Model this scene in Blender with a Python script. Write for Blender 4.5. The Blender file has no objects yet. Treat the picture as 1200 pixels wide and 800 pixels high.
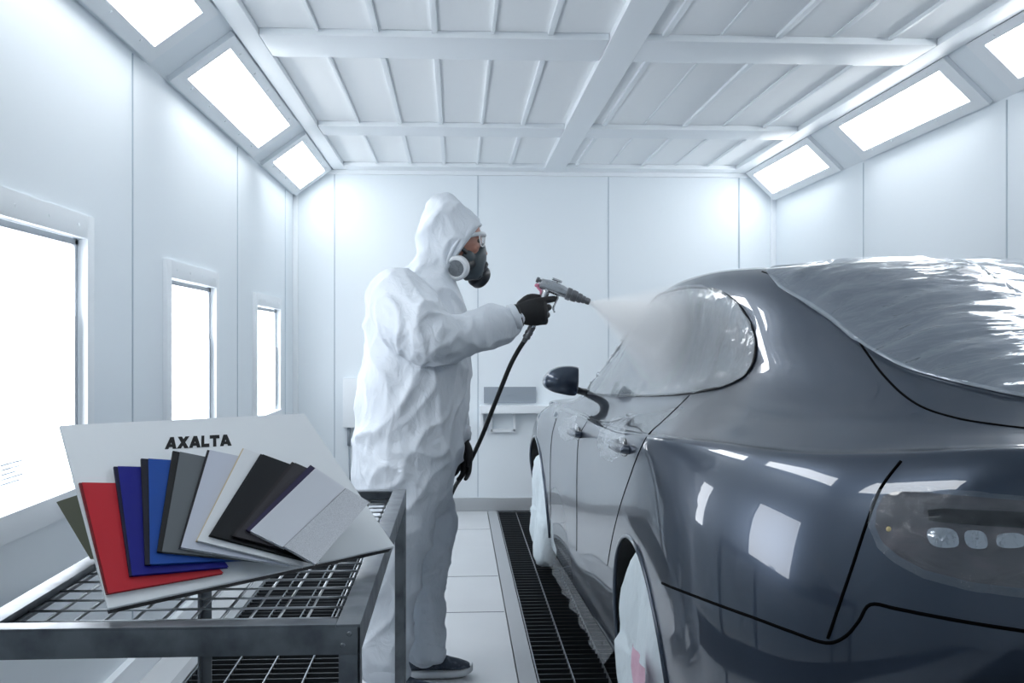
import bpy, bmesh, math, random
from mathutils import Vector, Matrix, noise
from mathutils.bvhtree import BVHTree
from mathutils.geometry import delaunay_2d_cdt

random.seed(7)
sc = bpy.context.scene
COL = sc.collection
PI = math.pi

# ------------------------------------------------------------------ camera
F = 1200.0                       # focal length in pixels of the 1200 x 800 frame
EYE = Vector((0, 0, 1.25))
YAW = math.atan(65 / F)          # the camera looks a little to the right of the room axis
cam_d = bpy.data.cameras.new('camera')
cam_d.sensor_width = 36
cam_d.lens = 36 * F / 1200
cam_d.clip_start = 0.05
cam = bpy.data.objects.new('camera', cam_d)
COL.objects.link(cam)
cam.location = EYE
cam.rotation_euler = (PI / 2, 0, -YAW)
sc.camera = cam
_r = Vector((math.cos(YAW), -math.sin(YAW), 0))
_f = Vector((math.sin(YAW), math.cos(YAW), 0))


def ray(u, v):
    return _f + _r * ((u - 600) / F) + Vector((0, 0, (400 - v) / F))


def at(u, v, Y):
    """the place at room depth Y that was measured at photo position u, v"""
    d = ray(u, v)
    return EYE + d * (Y / d.y)


def at_x(u, v, X):
    d = ray(u, v)
    return EYE + d * (X / d.x)


def at_z(u, v, Z):
    d = ray(u, v)
    return EYE + d * ((Z - EYE.z) / d.z)


# ------------------------------------------------------------------ materials
def lin(c):
    return tuple(((x / 255) / 12.92 if x / 255 <= 0.04045 else ((x / 255 + 0.055) / 1.055) ** 2.4) for x in c) + (1,)


def mat(name, rgb, rough=0.5, metal=0.0, **k):
    m = bpy.data.materials.new(name)
    m.use_nodes = True
    nt = m.node_tree
    b = nt.nodes['Principled BSDF']
    b.inputs['Base Color'].default_value = lin(rgb)
    b.inputs['Roughness'].default_value = rough
    b.inputs['Metallic'].default_value = metal
    for a, n in (('coat', 'Coat Weight'), ('coat_rough', 'Coat Roughness'), ('alpha', 'Alpha'), ('spec', 'Specular IOR Level'),
                 ('trans', 'Transmission Weight'), ('emit', 'Emission Strength'), ('sub', 'Subsurface Weight'), ('sheen', 'Sheen Weight'), ('ior', 'IOR')):
        if a in k:
            b.inputs[n].default_value = k[a]
    if 'emit' in k:
        b.inputs['Emission Color'].default_value = lin(k.get('ecol', rgb))
    tc = nt.nodes.new('ShaderNodeTexCoord')

    def noise_tex(scale, detail=3, stretch=(1, 1, 1), rot=(0, 0, 0), dist=0.0):
        mp = nt.nodes.new('ShaderNodeMapping')
        mp.inputs['Scale'].default_value = stretch
        mp.inputs['Rotation'].default_value = rot
        nt.links.new(tc.outputs['Object'], mp.inputs['Vector'])
        n = nt.nodes.new('ShaderNodeTexNoise')
        n.inputs['Scale'].default_value = scale
        n.inputs['Detail'].default_value = detail
        n.inputs['Distortion'].default_value = dist
        nt.links.new(mp.outputs['Vector'], n.inputs['Vector'])
        return n
    if 'bump' in k:
        bs = k['bump'] if isinstance(k['bump'], list) else [k['bump']]
        prev = None
        for (scale, strength, dist, *rest) in bs:
            st = rest[0] if rest else (1, 1, 1)
            wd = rest[1] if len(rest) > 1 else 0.0
            n = noise_tex(scale, 3, st, dist=wd)
            bp = nt.nodes.new('ShaderNodeBump')
            bp.inputs['Strength'].default_value = strength
            bp.inputs['Distance'].default_value = dist
            nt.links.new(n.outputs['Fac'], bp.inputs['Height'])
            if prev:
                nt.links.new(prev.outputs['Normal'], bp.inputs['Normal'])
            prev = bp
        nt.links.new(prev.outputs['Normal'], b.inputs['Normal'])
    if 'vary' in k:          # (scale, other colour, amount)
        scale, rgb2, lo, hi, *rest = k['vary']
        n = noise_tex(scale, 5, rest[0] if rest else (1, 1, 1))
        cr = nt.nodes.new('ShaderNodeValToRGB')
        cr.color_ramp.elements[0].position = lo
        cr.color_ramp.elements[1].position = hi
        cr.color_ramp.elements[0].color = lin(rgb)
        cr.color_ramp.elements[1].color = lin(rgb2)
        nt.links.new(n.outputs['Fac'], cr.inputs['Fac'])
        nt.links.new(cr.outputs['Color'], b.inputs['Base Color'])
    if 'rvary' in k:         # roughness range
        scale, lo, hi = k['rvary']
        n = noise_tex(scale, 4)
        mr = nt.nodes.new('ShaderNodeMapRange')
        mr.inputs['To Min'].default_value = lo
        mr.inputs['To Max'].default_value = hi
        nt.links.new(n.outputs['Fac'], mr.inputs['Value'])
        nt.links.new(mr.outputs['Result'], b.inputs['Roughness'])
    return m


# ------------------------------------------------------------------ mesh helpers
def add_box(bm, lo, hi, bev=0.0, M=None):
    lo, hi = Vector(lo), Vector(hi)
    c = (lo + hi) / 2
    s = hi - lo
    g = bmesh.ops.create_cube(bm, size=1.0)
    vs = g['verts']
    for v in vs:
        v.co = Vector((v.co.x * s.x, v.co.y * s.y, v.co.z * s.z)) + c
    if bev > 0:
        es = list({e for v in vs for e in v.link_edges})
        r = bmesh.ops.bevel(bm, geom=es, offset=bev, segments=2, affect='EDGES', profile=0.7)
        vs = list({v for f in r['faces'] for v in f.verts} | {v for v in vs if v.is_valid})
    if M is not None:
        for v in vs:
            v.co = M @ v.co
    return vs


def frame_from(d, up=None):
    d = d.normalized()
    up = Vector(up) if up is not None else Vector((0, 0, 1))
    if abs(d.dot(up.normalized())) > 0.97:
        up = Vector((1, 0, 0)) if abs(d.x) < 0.9 else Vector((0, 1, 0))
    a = d.cross(up).normalized()
    b = a.cross(d).normalized()
    return a, b


def add_loft(bm, rings, cap=True, closed=True):
    rows = [[bm.verts.new(p) for p in r] for r in rings]
    n = len(rows[0])
    for i in range(len(rows) - 1):
        for j in range(n if closed else n - 1):
            k = (j + 1) % n
            bm.faces.new((rows[i][j], rows[i][k], rows[i + 1][k], rows[i + 1][j]))
    if cap and closed:
        bm.faces.new(list(reversed(rows[0])))
        bm.faces.new(rows[-1])
    return rows


def add_tube(bm, pts, rad, seg=10, up=None, squash=(1, 1), cap=True):
    """tube along pts; rad is one number or one per point; keeps one up direction"""
    pts = [Vector(p) for p in pts]
    if not isinstance(rad, (list, tuple)):
        rad = [rad] * len(pts)
    rings = []
    pa = None
    for i, p in enumerate(pts):
        d = (pts[min(i + 1, len(pts) - 1)] - pts[max(i - 1, 0)])
        if pa is None or up is not None:
            a, b = frame_from(d, up)
        else:
            dn = d.normalized()
            a = (pa - dn * pa.dot(dn)).normalized()
            b = a.cross(dn).normalized()
        pa = a
        r = rad[i]
        rings.append([p + a * (r * squash[0] * math.cos(t)) + b * (r * squash[1] * math.sin(t)) for t in [2 * PI * j / seg for j in range(seg)]])
    add_loft(bm, rings, cap)


def add_capsule_chain(bm, pts, rad, seg=12):
    """rounded tube with hemispherical ends"""
    pts = [Vector(p) for p in pts]
    P, R = [], []
    d0 = (pts[0] - pts[1]).normalized()
    d1 = (pts[-1] - pts[-2]).normalized()
    for a in (80, 55, 28):
        P.append(pts[0] + d0 * rad[0] * math.sin(math.radians(a)))
        R.append(rad[0] * math.cos(math.radians(a)))
    P += pts
    R += list(rad)
    for a in (28, 55, 80):
        P.append(pts[-1] + d1 * rad[-1] * math.sin(math.radians(a)))
        R.append(rad[-1] * math.cos(math.radians(a)))
    add_tube(bm, P, R, seg)


def add_lathe(bm, base, axis, prof, seg=24):
    """prof: list of (distance along axis, radius)"""
    axis = Vector(axis).normalized()
    a, b = frame_from(axis)
    rings = [[Vector(base) + axis * h + (a * math.cos(2 * PI * j / seg) + b * math.sin(2 * PI * j / seg)) * max(r, 1e-4) for j in range(seg)] for h, r in prof]
    add_loft(bm, rings, True)


def add_ellipsoid(bm, c, r, M=None, seg=20, rings=14):
    g = bmesh.ops.create_uvsphere(bm, u_segments=seg, v_segments=rings, radius=1.0)
    for v in g['verts']:
        p = Vector((v.co.x * r[0], v.co.y * r[1], v.co.z * r[2]))
        v.co = (M @ p if M is not None else p) + Vector(c)
    return g['verts']


def add_prism(bm, poly, off):
    """poly: list of 3D points; off: extrusion vector"""
    off = Vector(off)
    a = [bm.verts.new(Vector(p)) for p in poly]
    b = [bm.verts.new(Vector(p) + off) for p in poly]
    n = len(poly)
    bm.faces.new(list(reversed(a)))
    bm.faces.new(b)
    for i in range(n):
        j = (i + 1) % n
        bm.faces.new((a[i], a[j], b[j], b[i]))


def smooth_path(pts, n=6):
    pts = [Vector(p) for p in pts]
    out = []
    for i in range(len(pts) - 1):
        p0 = pts[i - 1] if i else pts[0] * 2 - pts[1]
        p1, p2 = pts[i], pts[i + 1]
        p3 = pts[i + 2] if i + 2 < len(pts) else p2 * 2 - p1
        for k in range(n):
            t = k / n
            out.append(0.5 * ((2 * p1) + (p2 - p0) * t + (2 * p0 - 5 * p1 + 4 * p2 - p3) * t * t + (3 * p1 - p0 - 3 * p2 + p3) * t ** 3))
    out.append(pts[-1])
    return out


def obj(name, bm, m, parent=None, smooth=False, angle=None, mats=None):
    """link a bmesh, authored in world space, as ONE mesh object; its origin sits at its parent's"""
    bmesh.ops.recalc_face_normals(bm, faces=bm.faces)
    me = bpy.data.meshes.new(name)
    bm.to_mesh(me)
    bm.free()
    return obj_me(name, me, m, parent, smooth, angle, mats)


def obj_me(name, me, m, parent=None, smooth=False, angle=None, mats=None):
    for x in (mats or [m]):
        me.materials.append(x)
    if smooth or angle:
        for p in me.polygons:
            p.use_smooth = True
        if angle:
            me.set_sharp_from_angle(angle=math.radians(angle))
    o = bpy.data.objects.new(name, me)
    COL.objects.link(o)
    if parent is not None:
        W = world_of(parent)
        me.transform(W.inverted())
        o.parent = parent
    else:
        # put the origin at the base of the thing
        lo = Vector((min(v.co.x for v in me.vertices), min(v.co.y for v in me.vertices), min(v.co.z for v in me.vertices)))
        hi = Vector((max(v.co.x for v in me.vertices), max(v.co.y for v in me.vertices), 0))
        c = Vector(((lo.x + hi.x) / 2, (lo.y + hi.y) / 2, lo.z))
        me.transform(Matrix.Translation(-c))
        o.location = c
    return o


def world_of(o):
    M = Matrix.LocRotScale(o.location, o.rotation_euler, o.scale)
    return world_of(o.parent) @ M if o.parent else M


def tag(o, label, cat, group=None, kind=None):
    o['label'] = label
    o['category'] = cat
    if group:
        o['group'] = group
    if kind:
        o['kind'] = kind
    return o


def thing(name, label, cat, loc=(0, 0, 0), rz=0.0, group=None):
    o = bpy.data.objects.new(name, None)
    COL.objects.link(o)
    o.location = loc
    o.rotation_euler = (0, 0, rz)
    o.empty_display_size = 0.1
    return tag(o, label, cat, group)


def struct(name, bm, m, parent=None, **k):
    o = obj(name, bm, m, parent, **k)
    if parent is None:
        o['kind'] = 'structure'
    return o


def remeshed(bm, voxel, smooth_iter=4, factor=0.5):
    """union of overlapping closed shapes as one continuous skin"""
    bmesh.ops.recalc_face_normals(bm, faces=bm.faces)
    me = bpy.data.meshes.new('tmp')
    bm.to_mesh(me)
    bm.free()
    o = bpy.data.objects.new('tmp', me)
    COL.objects.link(o)
    md = o.modifiers.new('r', 'REMESH')
    md.mode = 'VOXEL'
    md.voxel_size = voxel
    if smooth_iter:
        s = o.modifiers.new('s', 'SMOOTH')
        s.factor = factor
        s.iterations = smooth_iter
    bpy.context.view_layer.update()
    dg = bpy.context.evaluated_depsgraph_get()
    out = bpy.data.meshes.new_from_object(o.evaluated_get(dg))
    bpy.data.objects.remove(o)
    bpy.data.meshes.remove(me)
    return out


# ------------------------------------------------------------------ palette
M = {}
M['wall'] = mat('white booth wall', (228, 235, 240), 0.45, spec=0.28, bump=[(1.1, 0.10, 0.02)])
M['ceil'] = mat('filter cloth', (243, 246, 248), 0.65, bump=[(3.5, 0.22, 0.02), (60, 0.06, 0.002)])
M['beam'] = mat('white painted steel', (232, 237, 241), 0.38, bump=[(9, 0.05, 0.004)])
M['seam'] = mat('seam', (176, 188, 198), 0.6)
M['dark_seam'] = mat('dark floor seam', (60, 66, 74), 0.7)  # dark grey joints between the floor plates
M['floor'] = mat('pale floor plates', (208, 211, 214), 0.33, bump=[(40, 0.03, 0.002)], vary=(1.6, (198, 201, 204), 0.35, 0.7))
M['kerb'] = mat('grey floor edging', (168, 172, 176), 0.4, bump=[(30, 0.05, 0.002)])
M['pit'] = mat('black pit', (14, 15, 17), 0.8)
M['galv'] = mat('galvanised steel', (150, 156, 162), 0.36, 0.85, rvary=(30, 0.25, 0.5))
M['grate_dark'] = mat('dark grating steel', (70, 74, 78), 0.4, 0.8)
M['cart'] = mat('worn grey steel', (122, 128, 134), 0.38, 0.75, vary=(14, (92, 97, 104), 0.45, 0.7), rvary=(25, 0.25, 0.5))
M['wire'] = mat('bright wire', (190, 195, 200), 0.3, 0.85)
M['lamp'] = mat('lit diffuser', (255, 255, 255), 0.5, emit=5.0, ecol=(250, 253, 255))
M['pane'] = mat('lit frosted pane', (245, 248, 252), 0.3, emit=2.8, ecol=(243, 248, 255))
M['paint'] = mat('wet slate grey metallic paint', (56, 67, 83), 0.30, 0.65, coat=1.0, coat_rough=0.015, bump=[(2.6, 0.035, 0.02)])
M['black'] = mat('black plastic', (16, 17, 19), 0.5)
M['gap'] = mat('dark gap', (6, 7, 9), 0.9, spec=0.05)
M['edge_highlight'] = mat('painted film edge highlight', (214, 222, 230), 0.15, 0.3, coat=1.0)  # pale colour stands in for the highlight along the film edge
M['rubber'] = mat('black rubber', (22, 23, 25), 0.75)
M['glass'] = mat('dark car glass', (38, 43, 50), 0.05, 0.0, spec=0.8, coat=1.0)
M['suit'] = mat('white coverall fabric', (204, 211, 219), 0.5, spec=0.4, bump=[(20, 0.28, 0.02, (1, 1, 0.6), 1.6), (60, 0.12, 0.004)])
M['glove'] = mat('black nitrile', (12, 13, 17), 0.5, bump=[(70, 0.15, 0.003)])
M['skin'] = mat('skin', (170, 122, 106), 0.5, sub=0.1)
M['mask'] = mat('dark grey mask rubber', (64, 74, 80), 0.45)
M['mask_dark'] = mat('charcoal mask plastic', (38, 42, 48), 0.4)
M['filter_white'] = mat('white filter rim', (214, 218, 222), 0.4)
M['filter_grey'] = mat('grey filter mesh', (120, 126, 132), 0.6, bump=[(260, 0.6, 0.003)])
M['lens'] = mat('clear lens', (235, 240, 245), 0.03, alpha=0.25, spec=0.6)
M['chrome'] = mat('brushed nickel', (196, 199, 203), 0.26, 0.9, rvary=(60, 0.15, 0.35))
M['chrome_dark'] = mat('dark nickel', (128, 130, 134), 0.3, 0.85)
M['pink'] = mat('pink paint smear', (220, 140, 165), 0.5)
M['hose'] = mat('black hose rubber', (24, 26, 29), 0.45)
M['shoe'] = mat('navy mesh shoe', (48, 58, 72), 0.7, vary=(45, (84, 94, 106), 0.5, 0.62), bump=[(220, 0.4, 0.002)])
M['sole'] = mat('white shoe sole', (208, 212, 216), 0.6)
M['cloth'] = mat('off white masking cloth', (205, 216, 222), 0.7, bump=[(14, 0.5, 0.02, (1, 1, 0.5), 1.0)])
M['cloth_pink'] = mat('pink masking cloth', (216, 178, 196), 0.7, bump=[(16, 0.5, 0.02)])
M['board'] = mat('pale board', (232, 237, 241), 0.45)
M['board_back'] = mat('dark board backing', (30, 31, 34), 0.6)
M['ink'] = mat('black lettering', (12, 13, 16), 0.5)
M['olive'] = mat('olive card', (96, 100, 84), 0.6)
M['paper'] = mat('paper label', (236, 240, 244), 0.6, alpha=0.8)
M['print'] = mat('grey print', (196, 202, 210), 0.6)
M['panel_grey'] = mat('grey wall panel', (142, 151, 160), 0.45)
# ================================================================== THE BOOTH
Y0, D = -1.3, at_z(560, 598, 0).y          # near end behind the camera, end wall
ZC = at(640, 197, D).z                      # ceiling
XL, XR = at(344, 400, D).x, at(908, 400, D).x
COVE_L = (Vector((XL, 0, 2.32)), Vector((-0.90, 0, ZC)))
COVE_R = (Vector((XR, 0, 2.31)), Vector((2.15, 0, ZC)))

# --- floor: plates on the left of the grating, the pit under the grating, plates beyond
GX0 = at_z(631, 800, 0).x
GX1 = GX0 + 0.80
bm = bmesh.new()
HX0, HX1 = -1.0, -0.42          # the second pit, beneath the trolley
add_box(bm, (XL - 0.1, Y0, -0.08), (HX0 - 0.045, D + 0.1, 0.0))
add_box(bm, (HX1 + 0.045, Y0, -0.08), (GX0 - 0.075, D + 0.1, 0.0))
add_box(bm, (HX0 - 0.2, Y0, -0.5), (HX1 + 0.2, D + 0.1, -0.46))
add_box(bm, (GX1 + 0.075, Y0, -0.08), (XR + 0.1, D + 0.1, 0.0))
add_box(bm, (GX0 - 0.3, Y0, -0.5), (GX1 + 0.3, D + 0.1, -0.46))
floor_o = struct('floor', bm, M['floor'])
bm = bmesh.new()
add_box(bm, (GX0 - 0.070, Y0, -0.08), (GX0 - 0.004, D, 0.002))
add_box(bm, (GX1 + 0.004, Y0, -0.08), (GX1 + 0.070, D, 0.002))
add_box(bm, (HX0 - 0.045, Y0, -0.08), (HX0 - 0.004, D, 0.002))
add_box(bm, (HX1 + 0.004, Y0, -0.08), (HX1 + 0.045, D, 0.002))
struct('trim_1', bm, M['kerb'])
bm = bmesh.new()
add_box(bm, (GX0 - 0.3, Y0, -0.45), (GX1 + 0.3, D, -0.44))
add_box(bm, (GX0 - 0.09, Y0, -0.45), (GX0 - 0.068, D, -0.02))
add_box(bm, (GX1 + 0.068, Y0, -0.45), (GX1 + 0.09, D, -0.02))
add_box(bm, (HX0 - 0.2, Y0, -0.45), (HX1 + 0.2, D, -0.44))
add_box(bm, (HX0 - 0.06, Y0, -0.45), (HX0 - 0.046, D, -0.02))
add_box(bm, (HX1 + 0.046, Y0, -0.45), (HX1 + 0.06, D, -0.02))
struct('trim_2', bm, M['pit'])
bm = bmesh.new()
for v in (620, 675, 717):
    y = at_z(560, v, 0).y
    add_box(bm, (HX1 + 0.05, y - 0.003, -0.001), (GX0 - 0.08, y + 0.003, 0.0008))
for y in (3.15, 2.1, 1.05):
    add_box(bm, (HX1 + 0.05, y - 0.003, -0.001), (GX0 - 0.08, y + 0.003, 0.0008))
struct('trim_3', bm, M['dark_seam'])
# grating
def grate(x0, x1, label, nb):
    g = thing('floor_grate', label, 'grate', ((x0 + x1) / 2, 3.5, -0.04), 0, 'steel gratings let into the booth floor')
    bm = bmesh.new()
    y = Y0 + 0.05
    while y < D - 0.05:
        add_box(bm, (x0, y - 0.003, -0.035), (x1, y + 0.003, -0.004))
        y += 0.06
    obj('cross_bars', bm, M['grate_dark'], g)
    bm = bmesh.new()
    for i in range(nb):
        x = x0 + 0.004 + i * (x1 - x0 - 0.008) / (nb - 1)
        add_box(bm, (x - 0.0025, Y0, -0.035), (x + 0.0025, D, -0.002))
    obj('bearing_bars', bm, M['galv'], g)
grate(GX0, GX1, 'long black steel floor grating running beneath the grey car', 7)
grate(HX0, HX1, 'steel floor grating beneath the grey trolley', 5)

# --- walls
bm = bmesh.new()
add_box(bm, (XL - 0.2, D, -0.08), (XR + 0.2, D + 0.1, ZC + 0.1))
struct('wall_back', bm, M['wall'])
bm = bmesh.new()
add_box(bm, (XL - 0.2, Y0 - 0.1, -0.5), (XR + 0.2, Y0, ZC + 0.1))
struct('wall_front', bm, M['wall'])
bm = bmesh.new()
add_box(bm, (XR, Y0, -0.08), (XR + 0.1, D, 2.35))
struct('wall_right', bm, M['wall'])
# left wall with three window openings
WIN = []
for (u0, v0, u1, v1, vb_u, vb) in ((None, None, 97, 280, 85, 585), (197, 322, 250, 340, 250, 520), (299, 356, 326, 364, 322, 480)):
    p1 = at_x(u1, v1, XL)
    y1 = p1.y
    zt = p1.z
    zb = at_x(vb_u, vb, XL).z
    if u0 is None:
        WIN.append([y1 - 0.86, y1, 0.80, zt])
    else:
        p0 = at_x(u0, v0, XL)
        WIN.append([p0.y, y1, 0.80, (zt + p0.z) / 2])
bm = bmesh.new()
ys = [Y0] + [c for w in WIN for c in (w[0], w[1])] + [D]
WT = 0.09
for i in range(0, len(ys), 2):
    add_box(bm, (XL - WT, ys[i], -0.08), (XL, ys[i + 1], 2.36))
for w in WIN:
    add_box(bm, (XL - WT, w[0], -0.08), (XL, w[1], w[2]))
    add_box(bm, (XL - WT, w[0], w[3]), (XL, w[1], 2.36))
struct('wall_left', bm, M['wall'])
for i, w in enumerate(WIN):
    t = bpy.data.objects.new('window_%d' % (i + 1), None)
    COL.objects.link(t)
    t.location = (XL, (w[0] + w[1]) / 2, w[2])
    t['kind'] = 'structure'
    bm = bmesh.new()
    fw, ft = 0.075, 0.016
    add_box(bm, (XL - 0.002, w[0] - fw, w[2] - fw), (XL + ft, w[0], w[3] + fw), 0.003)
    add_box(bm, (XL - 0.002, w[1], w[2] - fw), (XL + ft, w[1] + fw * 0.8, w[3] + fw), 0.003)
    add_box(bm, (XL - 0.002, w[0], w[3]), (XL + ft, w[1], w[3] + fw), 0.003)
    add_box(bm, (XL - 0.002, w[0], w[2] - fw), (XL + ft + 0.012, w[1], w[2]), 0.003)
    for k in range(4):
        yy = w[0] + (w[1] - w[0]) * (0.1 + 0.27 * k)
        add_lathe(bm, (XL + ft, yy, w[3] + fw * 0.5), (1, 0, 0), [(0, 0.005), (0.002, 0.005), (0.003, 0.003)], 8)
    obj('window_frame', bm, M['beam'], t, angle=40)
    bm = bmesh.new()
    add_box(bm, (XL - 0.030, w[0], w[2]), (XL - 0.023, w[1], w[3]))
    obj('pane', bm, M['pane'], t)
    bm = bmesh.new()          # glazing bead along the far jamb and head
    add_box(bm, (XL - 0.023, w[1] - 0.028, w[2]), (XL - 0.013, w[1] - 0.004, w[3]), 0.002)
    add_box(bm, (XL - 0.023, w[0], w[3] - 0.022), (XL - 0.013, w[1], w[3] - 0.002), 0.002)
    add_tube(bm, [(XL - 0.010, w[1] - 0.035, w[2] + 0.02), (XL - 0.010, w[1] - 0.035, w[3] - 0.25)], 0.006, 8)
    obj('glazing_bead', bm, M['galv'], t, angle=40)
# paper label stuck in the corner of the nearest window
w = WIN[0]
lb = thing('paper_label', 'white printed paper label on the lower part of the nearest window', 'label', (XL - 0.023, w[0] + 0.3, 0.86))
bm = bmesh.new()
p = at_x(18, 553, XL - 0.021)
add_box(bm, (XL - 0.023, p.y - 0.10, p.z - 0.045), (XL - 0.0215, p.y + 0.055, p.z + 0.04))
obj('sheet', bm, M['paper'], lb)
bm = bmesh.new()
for k in range(5):
    zz = p.z + 0.028 - k * 0.013
    add_box(bm, (XL - 0.0215, p.y - 0.09, zz - 0.002), (XL - 0.0208, p.y + 0.045 - 0.02 * (k % 3), zz + 0.002))
obj('print', bm, M['print'], lb)

# wall seams
def seam_wall_left(y, z0, z1, w=0.004):
    bm = bmesh.new()
    add_box(bm, (XL, y - w, z0), (XL + 0.003, y + w, z1))
    return bm
n = 4
for (u, z0, z1) in ((155, 0, 2.31), (278, 0, 2.31), (334, 0, 2.31)):
    yy = at_x(u, 300, XL).y
    struct('trim_%d' % n, seam_wall_left(yy, z0, z1), M['seam'])
    n += 1
for u in (1180, 1012):
    yy = at_x(u, 260, XR).y
    bm = bmesh.new()
    add_box(bm, (XR - 0.003, yy - 0.004, 0), (XR, yy + 0.004, 2.30))
    struct('trim_%d' % n, bm, M['seam'])
    n += 1
for (u, w) in ((392, 0.003), (560, 0.003), (713, 0.003), (866, 0.006)):
    p = at(u, 300, D)
    bm = bmesh.new()
    add_box(bm, (p.x - w, D - 0.003, 0.1), (p.x + w, D, ZC))
    struct('trim_%d' % n, bm, M['seam'])
    n += 1
for x in (XL, XR):             # corner posts
    s = 1 if x == XL else -1
    bm = bmesh.new()
    add_box(bm, (min(x, x + s * 0.035), D - 0.035, 0), (max(x, x + s * 0.035), D, ZC), 0.004)
    struct('trim_%d' % n, bm, M['beam'], angle=40)
    n += 1
bm = bmesh.new()
add_box(bm, (XL, D - 0.03, 0), (XR, D, 0.095), 0.004)
struct('baseboard_back', bm, M['kerb'], angle=40)
bm = bmesh.new()
add_box(bm, (XL, Y0, 0), (XL + 0.03, D, 0.10), 0.004)
struct('baseboard_left', bm, M['beam'], angle=40)
bm = bmesh.new()
add_box(bm, (XR - 0.02, Y0, 0), (XR, D, 0.10), 0.004)
struct('baseboard_right', bm, M['beam'], angle=40)

# --- ceiling: filter cloth held up by ribs, beams and the two sloping light coves
bm = bmesh.new()
add_box(bm, (XL - 0.2, Y0, ZC), (XR + 0.2, D + 0.1, ZC + 0.1))
struct('ceiling', bm, M['ceil'])
CX0, CX1 = COVE_L[1].x, COVE_R[1].x
BEAMS = [at(600, 36, 1).z, at(600, 143, 1).z]
def y_ceil(v, z=None):
    return at_z(600, v, z if z else ZC).y
yb1 = (y_ceil(37), y_ceil(62))
yb2 = (y_ceil(144), y_ceil(155))
pitch = yb2[0] - yb1[0]
cross = [yb2, yb1, (yb1[0] - pitch, yb1[1] - pitch), (yb1[0] - 2 * pitch, yb1[1] - 2 * pitch)]
big = (at(636, 194, D).x, at(659, 194, D).x)
bm = bmesh.new()
add_box(bm, (big[0], Y0, ZC - 0.035), (big[1], D, ZC), 0.004)
struct('ceiling_beam', bm, M['beam'], angle=40)
for k, (a, b) in enumerate(cross):
    bm = bmesh.new()
    if a < Y0 + 0.05:
        continue
    add_box(bm, (CX0 + 0.092, a, ZC - 0.03), (big[0] - 0.002, b, ZC), 0.004)
    add_box(bm, (big[1] + 0.002, a, ZC - 0.03), (CX1 - 0.112, b, ZC), 0.004)
    add_box(bm, (CX0 + 0.092, b + 0.008, ZC - 0.018), (big[0] - 0.002, b + 0.055, ZC), 0.003)
    add_box(bm, (big[1] + 0.002, b + 0.008, ZC - 0.018), (CX1 - 0.112, b + 0.055, ZC), 0.003)
    struct('ceiling_beam', bm, M['beam'], angle=40)
bm = bmesh.new()
add_box(bm, (CX0 + 0.092, D - 0.20, ZC - 0.031), (CX1 - 0.112, D, ZC), 0.004)
add_box(bm, (XL, D - 0.03, ZC - 0.06), (XR, D, ZC - 0.03), 0.004)
struct('ceiling_beam', bm, M['beam'], angle=40)
bm = bmesh.new()
add_box(bm, (CX0, Y0, ZC - 0.03), (CX0 + 0.09, D, ZC), 0.004)
struct('ceiling_beam', bm, M['beam'], angle=40)
bm = bmesh.new()
add_box(bm, (CX1 - 0.11, Y0, ZC - 0.03), (CX1, D, ZC), 0.004)
struct('ceiling_beam', bm, M['beam'], angle=40)
# thin ribs between beams, bay by bay
bays = [(yb2[1] + 0.055, D - 0.2), (yb1[1] + 0.055, yb2[0]), (yb1[1] - pitch + 0.055, yb1[0])]
xr = [CX0 + 0.09 + 0.24 * k for k in range(1, 20)]
ribs_x = [x for x in xr if x < CX1 - 0.13 and not (big[0] - 0.04 < x < big[1] + 0.04)]
for (a, b) in bays:
    bm = bmesh.new()
    for i, x in enumerate(ribs_x):
        wd = 0.012 if i % 3 else 0.007
        hh = 0.016 if x < big[0] else (0.016 if i % 2 else 0.006)
        add_box(bm, (x - wd, a + 0.01, ZC - hh), (x + wd, b - 0.01, ZC), 0.003)
    struct('ceiling_trim', bm, M['beam'], angle=40)


# --- light coves and their fittings
def cove(name, A, B, out):
    bm = bmesh.new()
    n = Vector((-(B.z - A.z), 0, B.x - A.x)).normalized()
    if n.x * out < 0:
        n = -n
    a0, b0 = Vector((A.x, Y0, A.z)), Vector((B.x, Y0, B.z))
    add_prism(bm, [a0, b0, b0 + n * 0.06 + Vector((0, 0, 0.05)), a0 + n * 0.06], (0, D - Y0, 0))
    struct(name, bm, M['wall'])
cove('trim_30', COVE_L[0], COVE_L[1], -1)
cove('trim_31', COVE_R[0], COVE_R[1], 1)


def y_on_cove(u, v, C):
    """depth where the ray meets the cove plane"""
    A, B = C
    t = (B - A).normalized()
    nn = Vector((-t.z, 0, t.x))
    d = ray(u, v)
    s = (A - Vector((EYE.x, 0, EYE.z))).dot(nn) / d.dot(nn)
    P = EYE + d * s
    return P.y, (Vector((P.x, 0, P.z)) - A).dot(t) / (B - A).length


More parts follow.
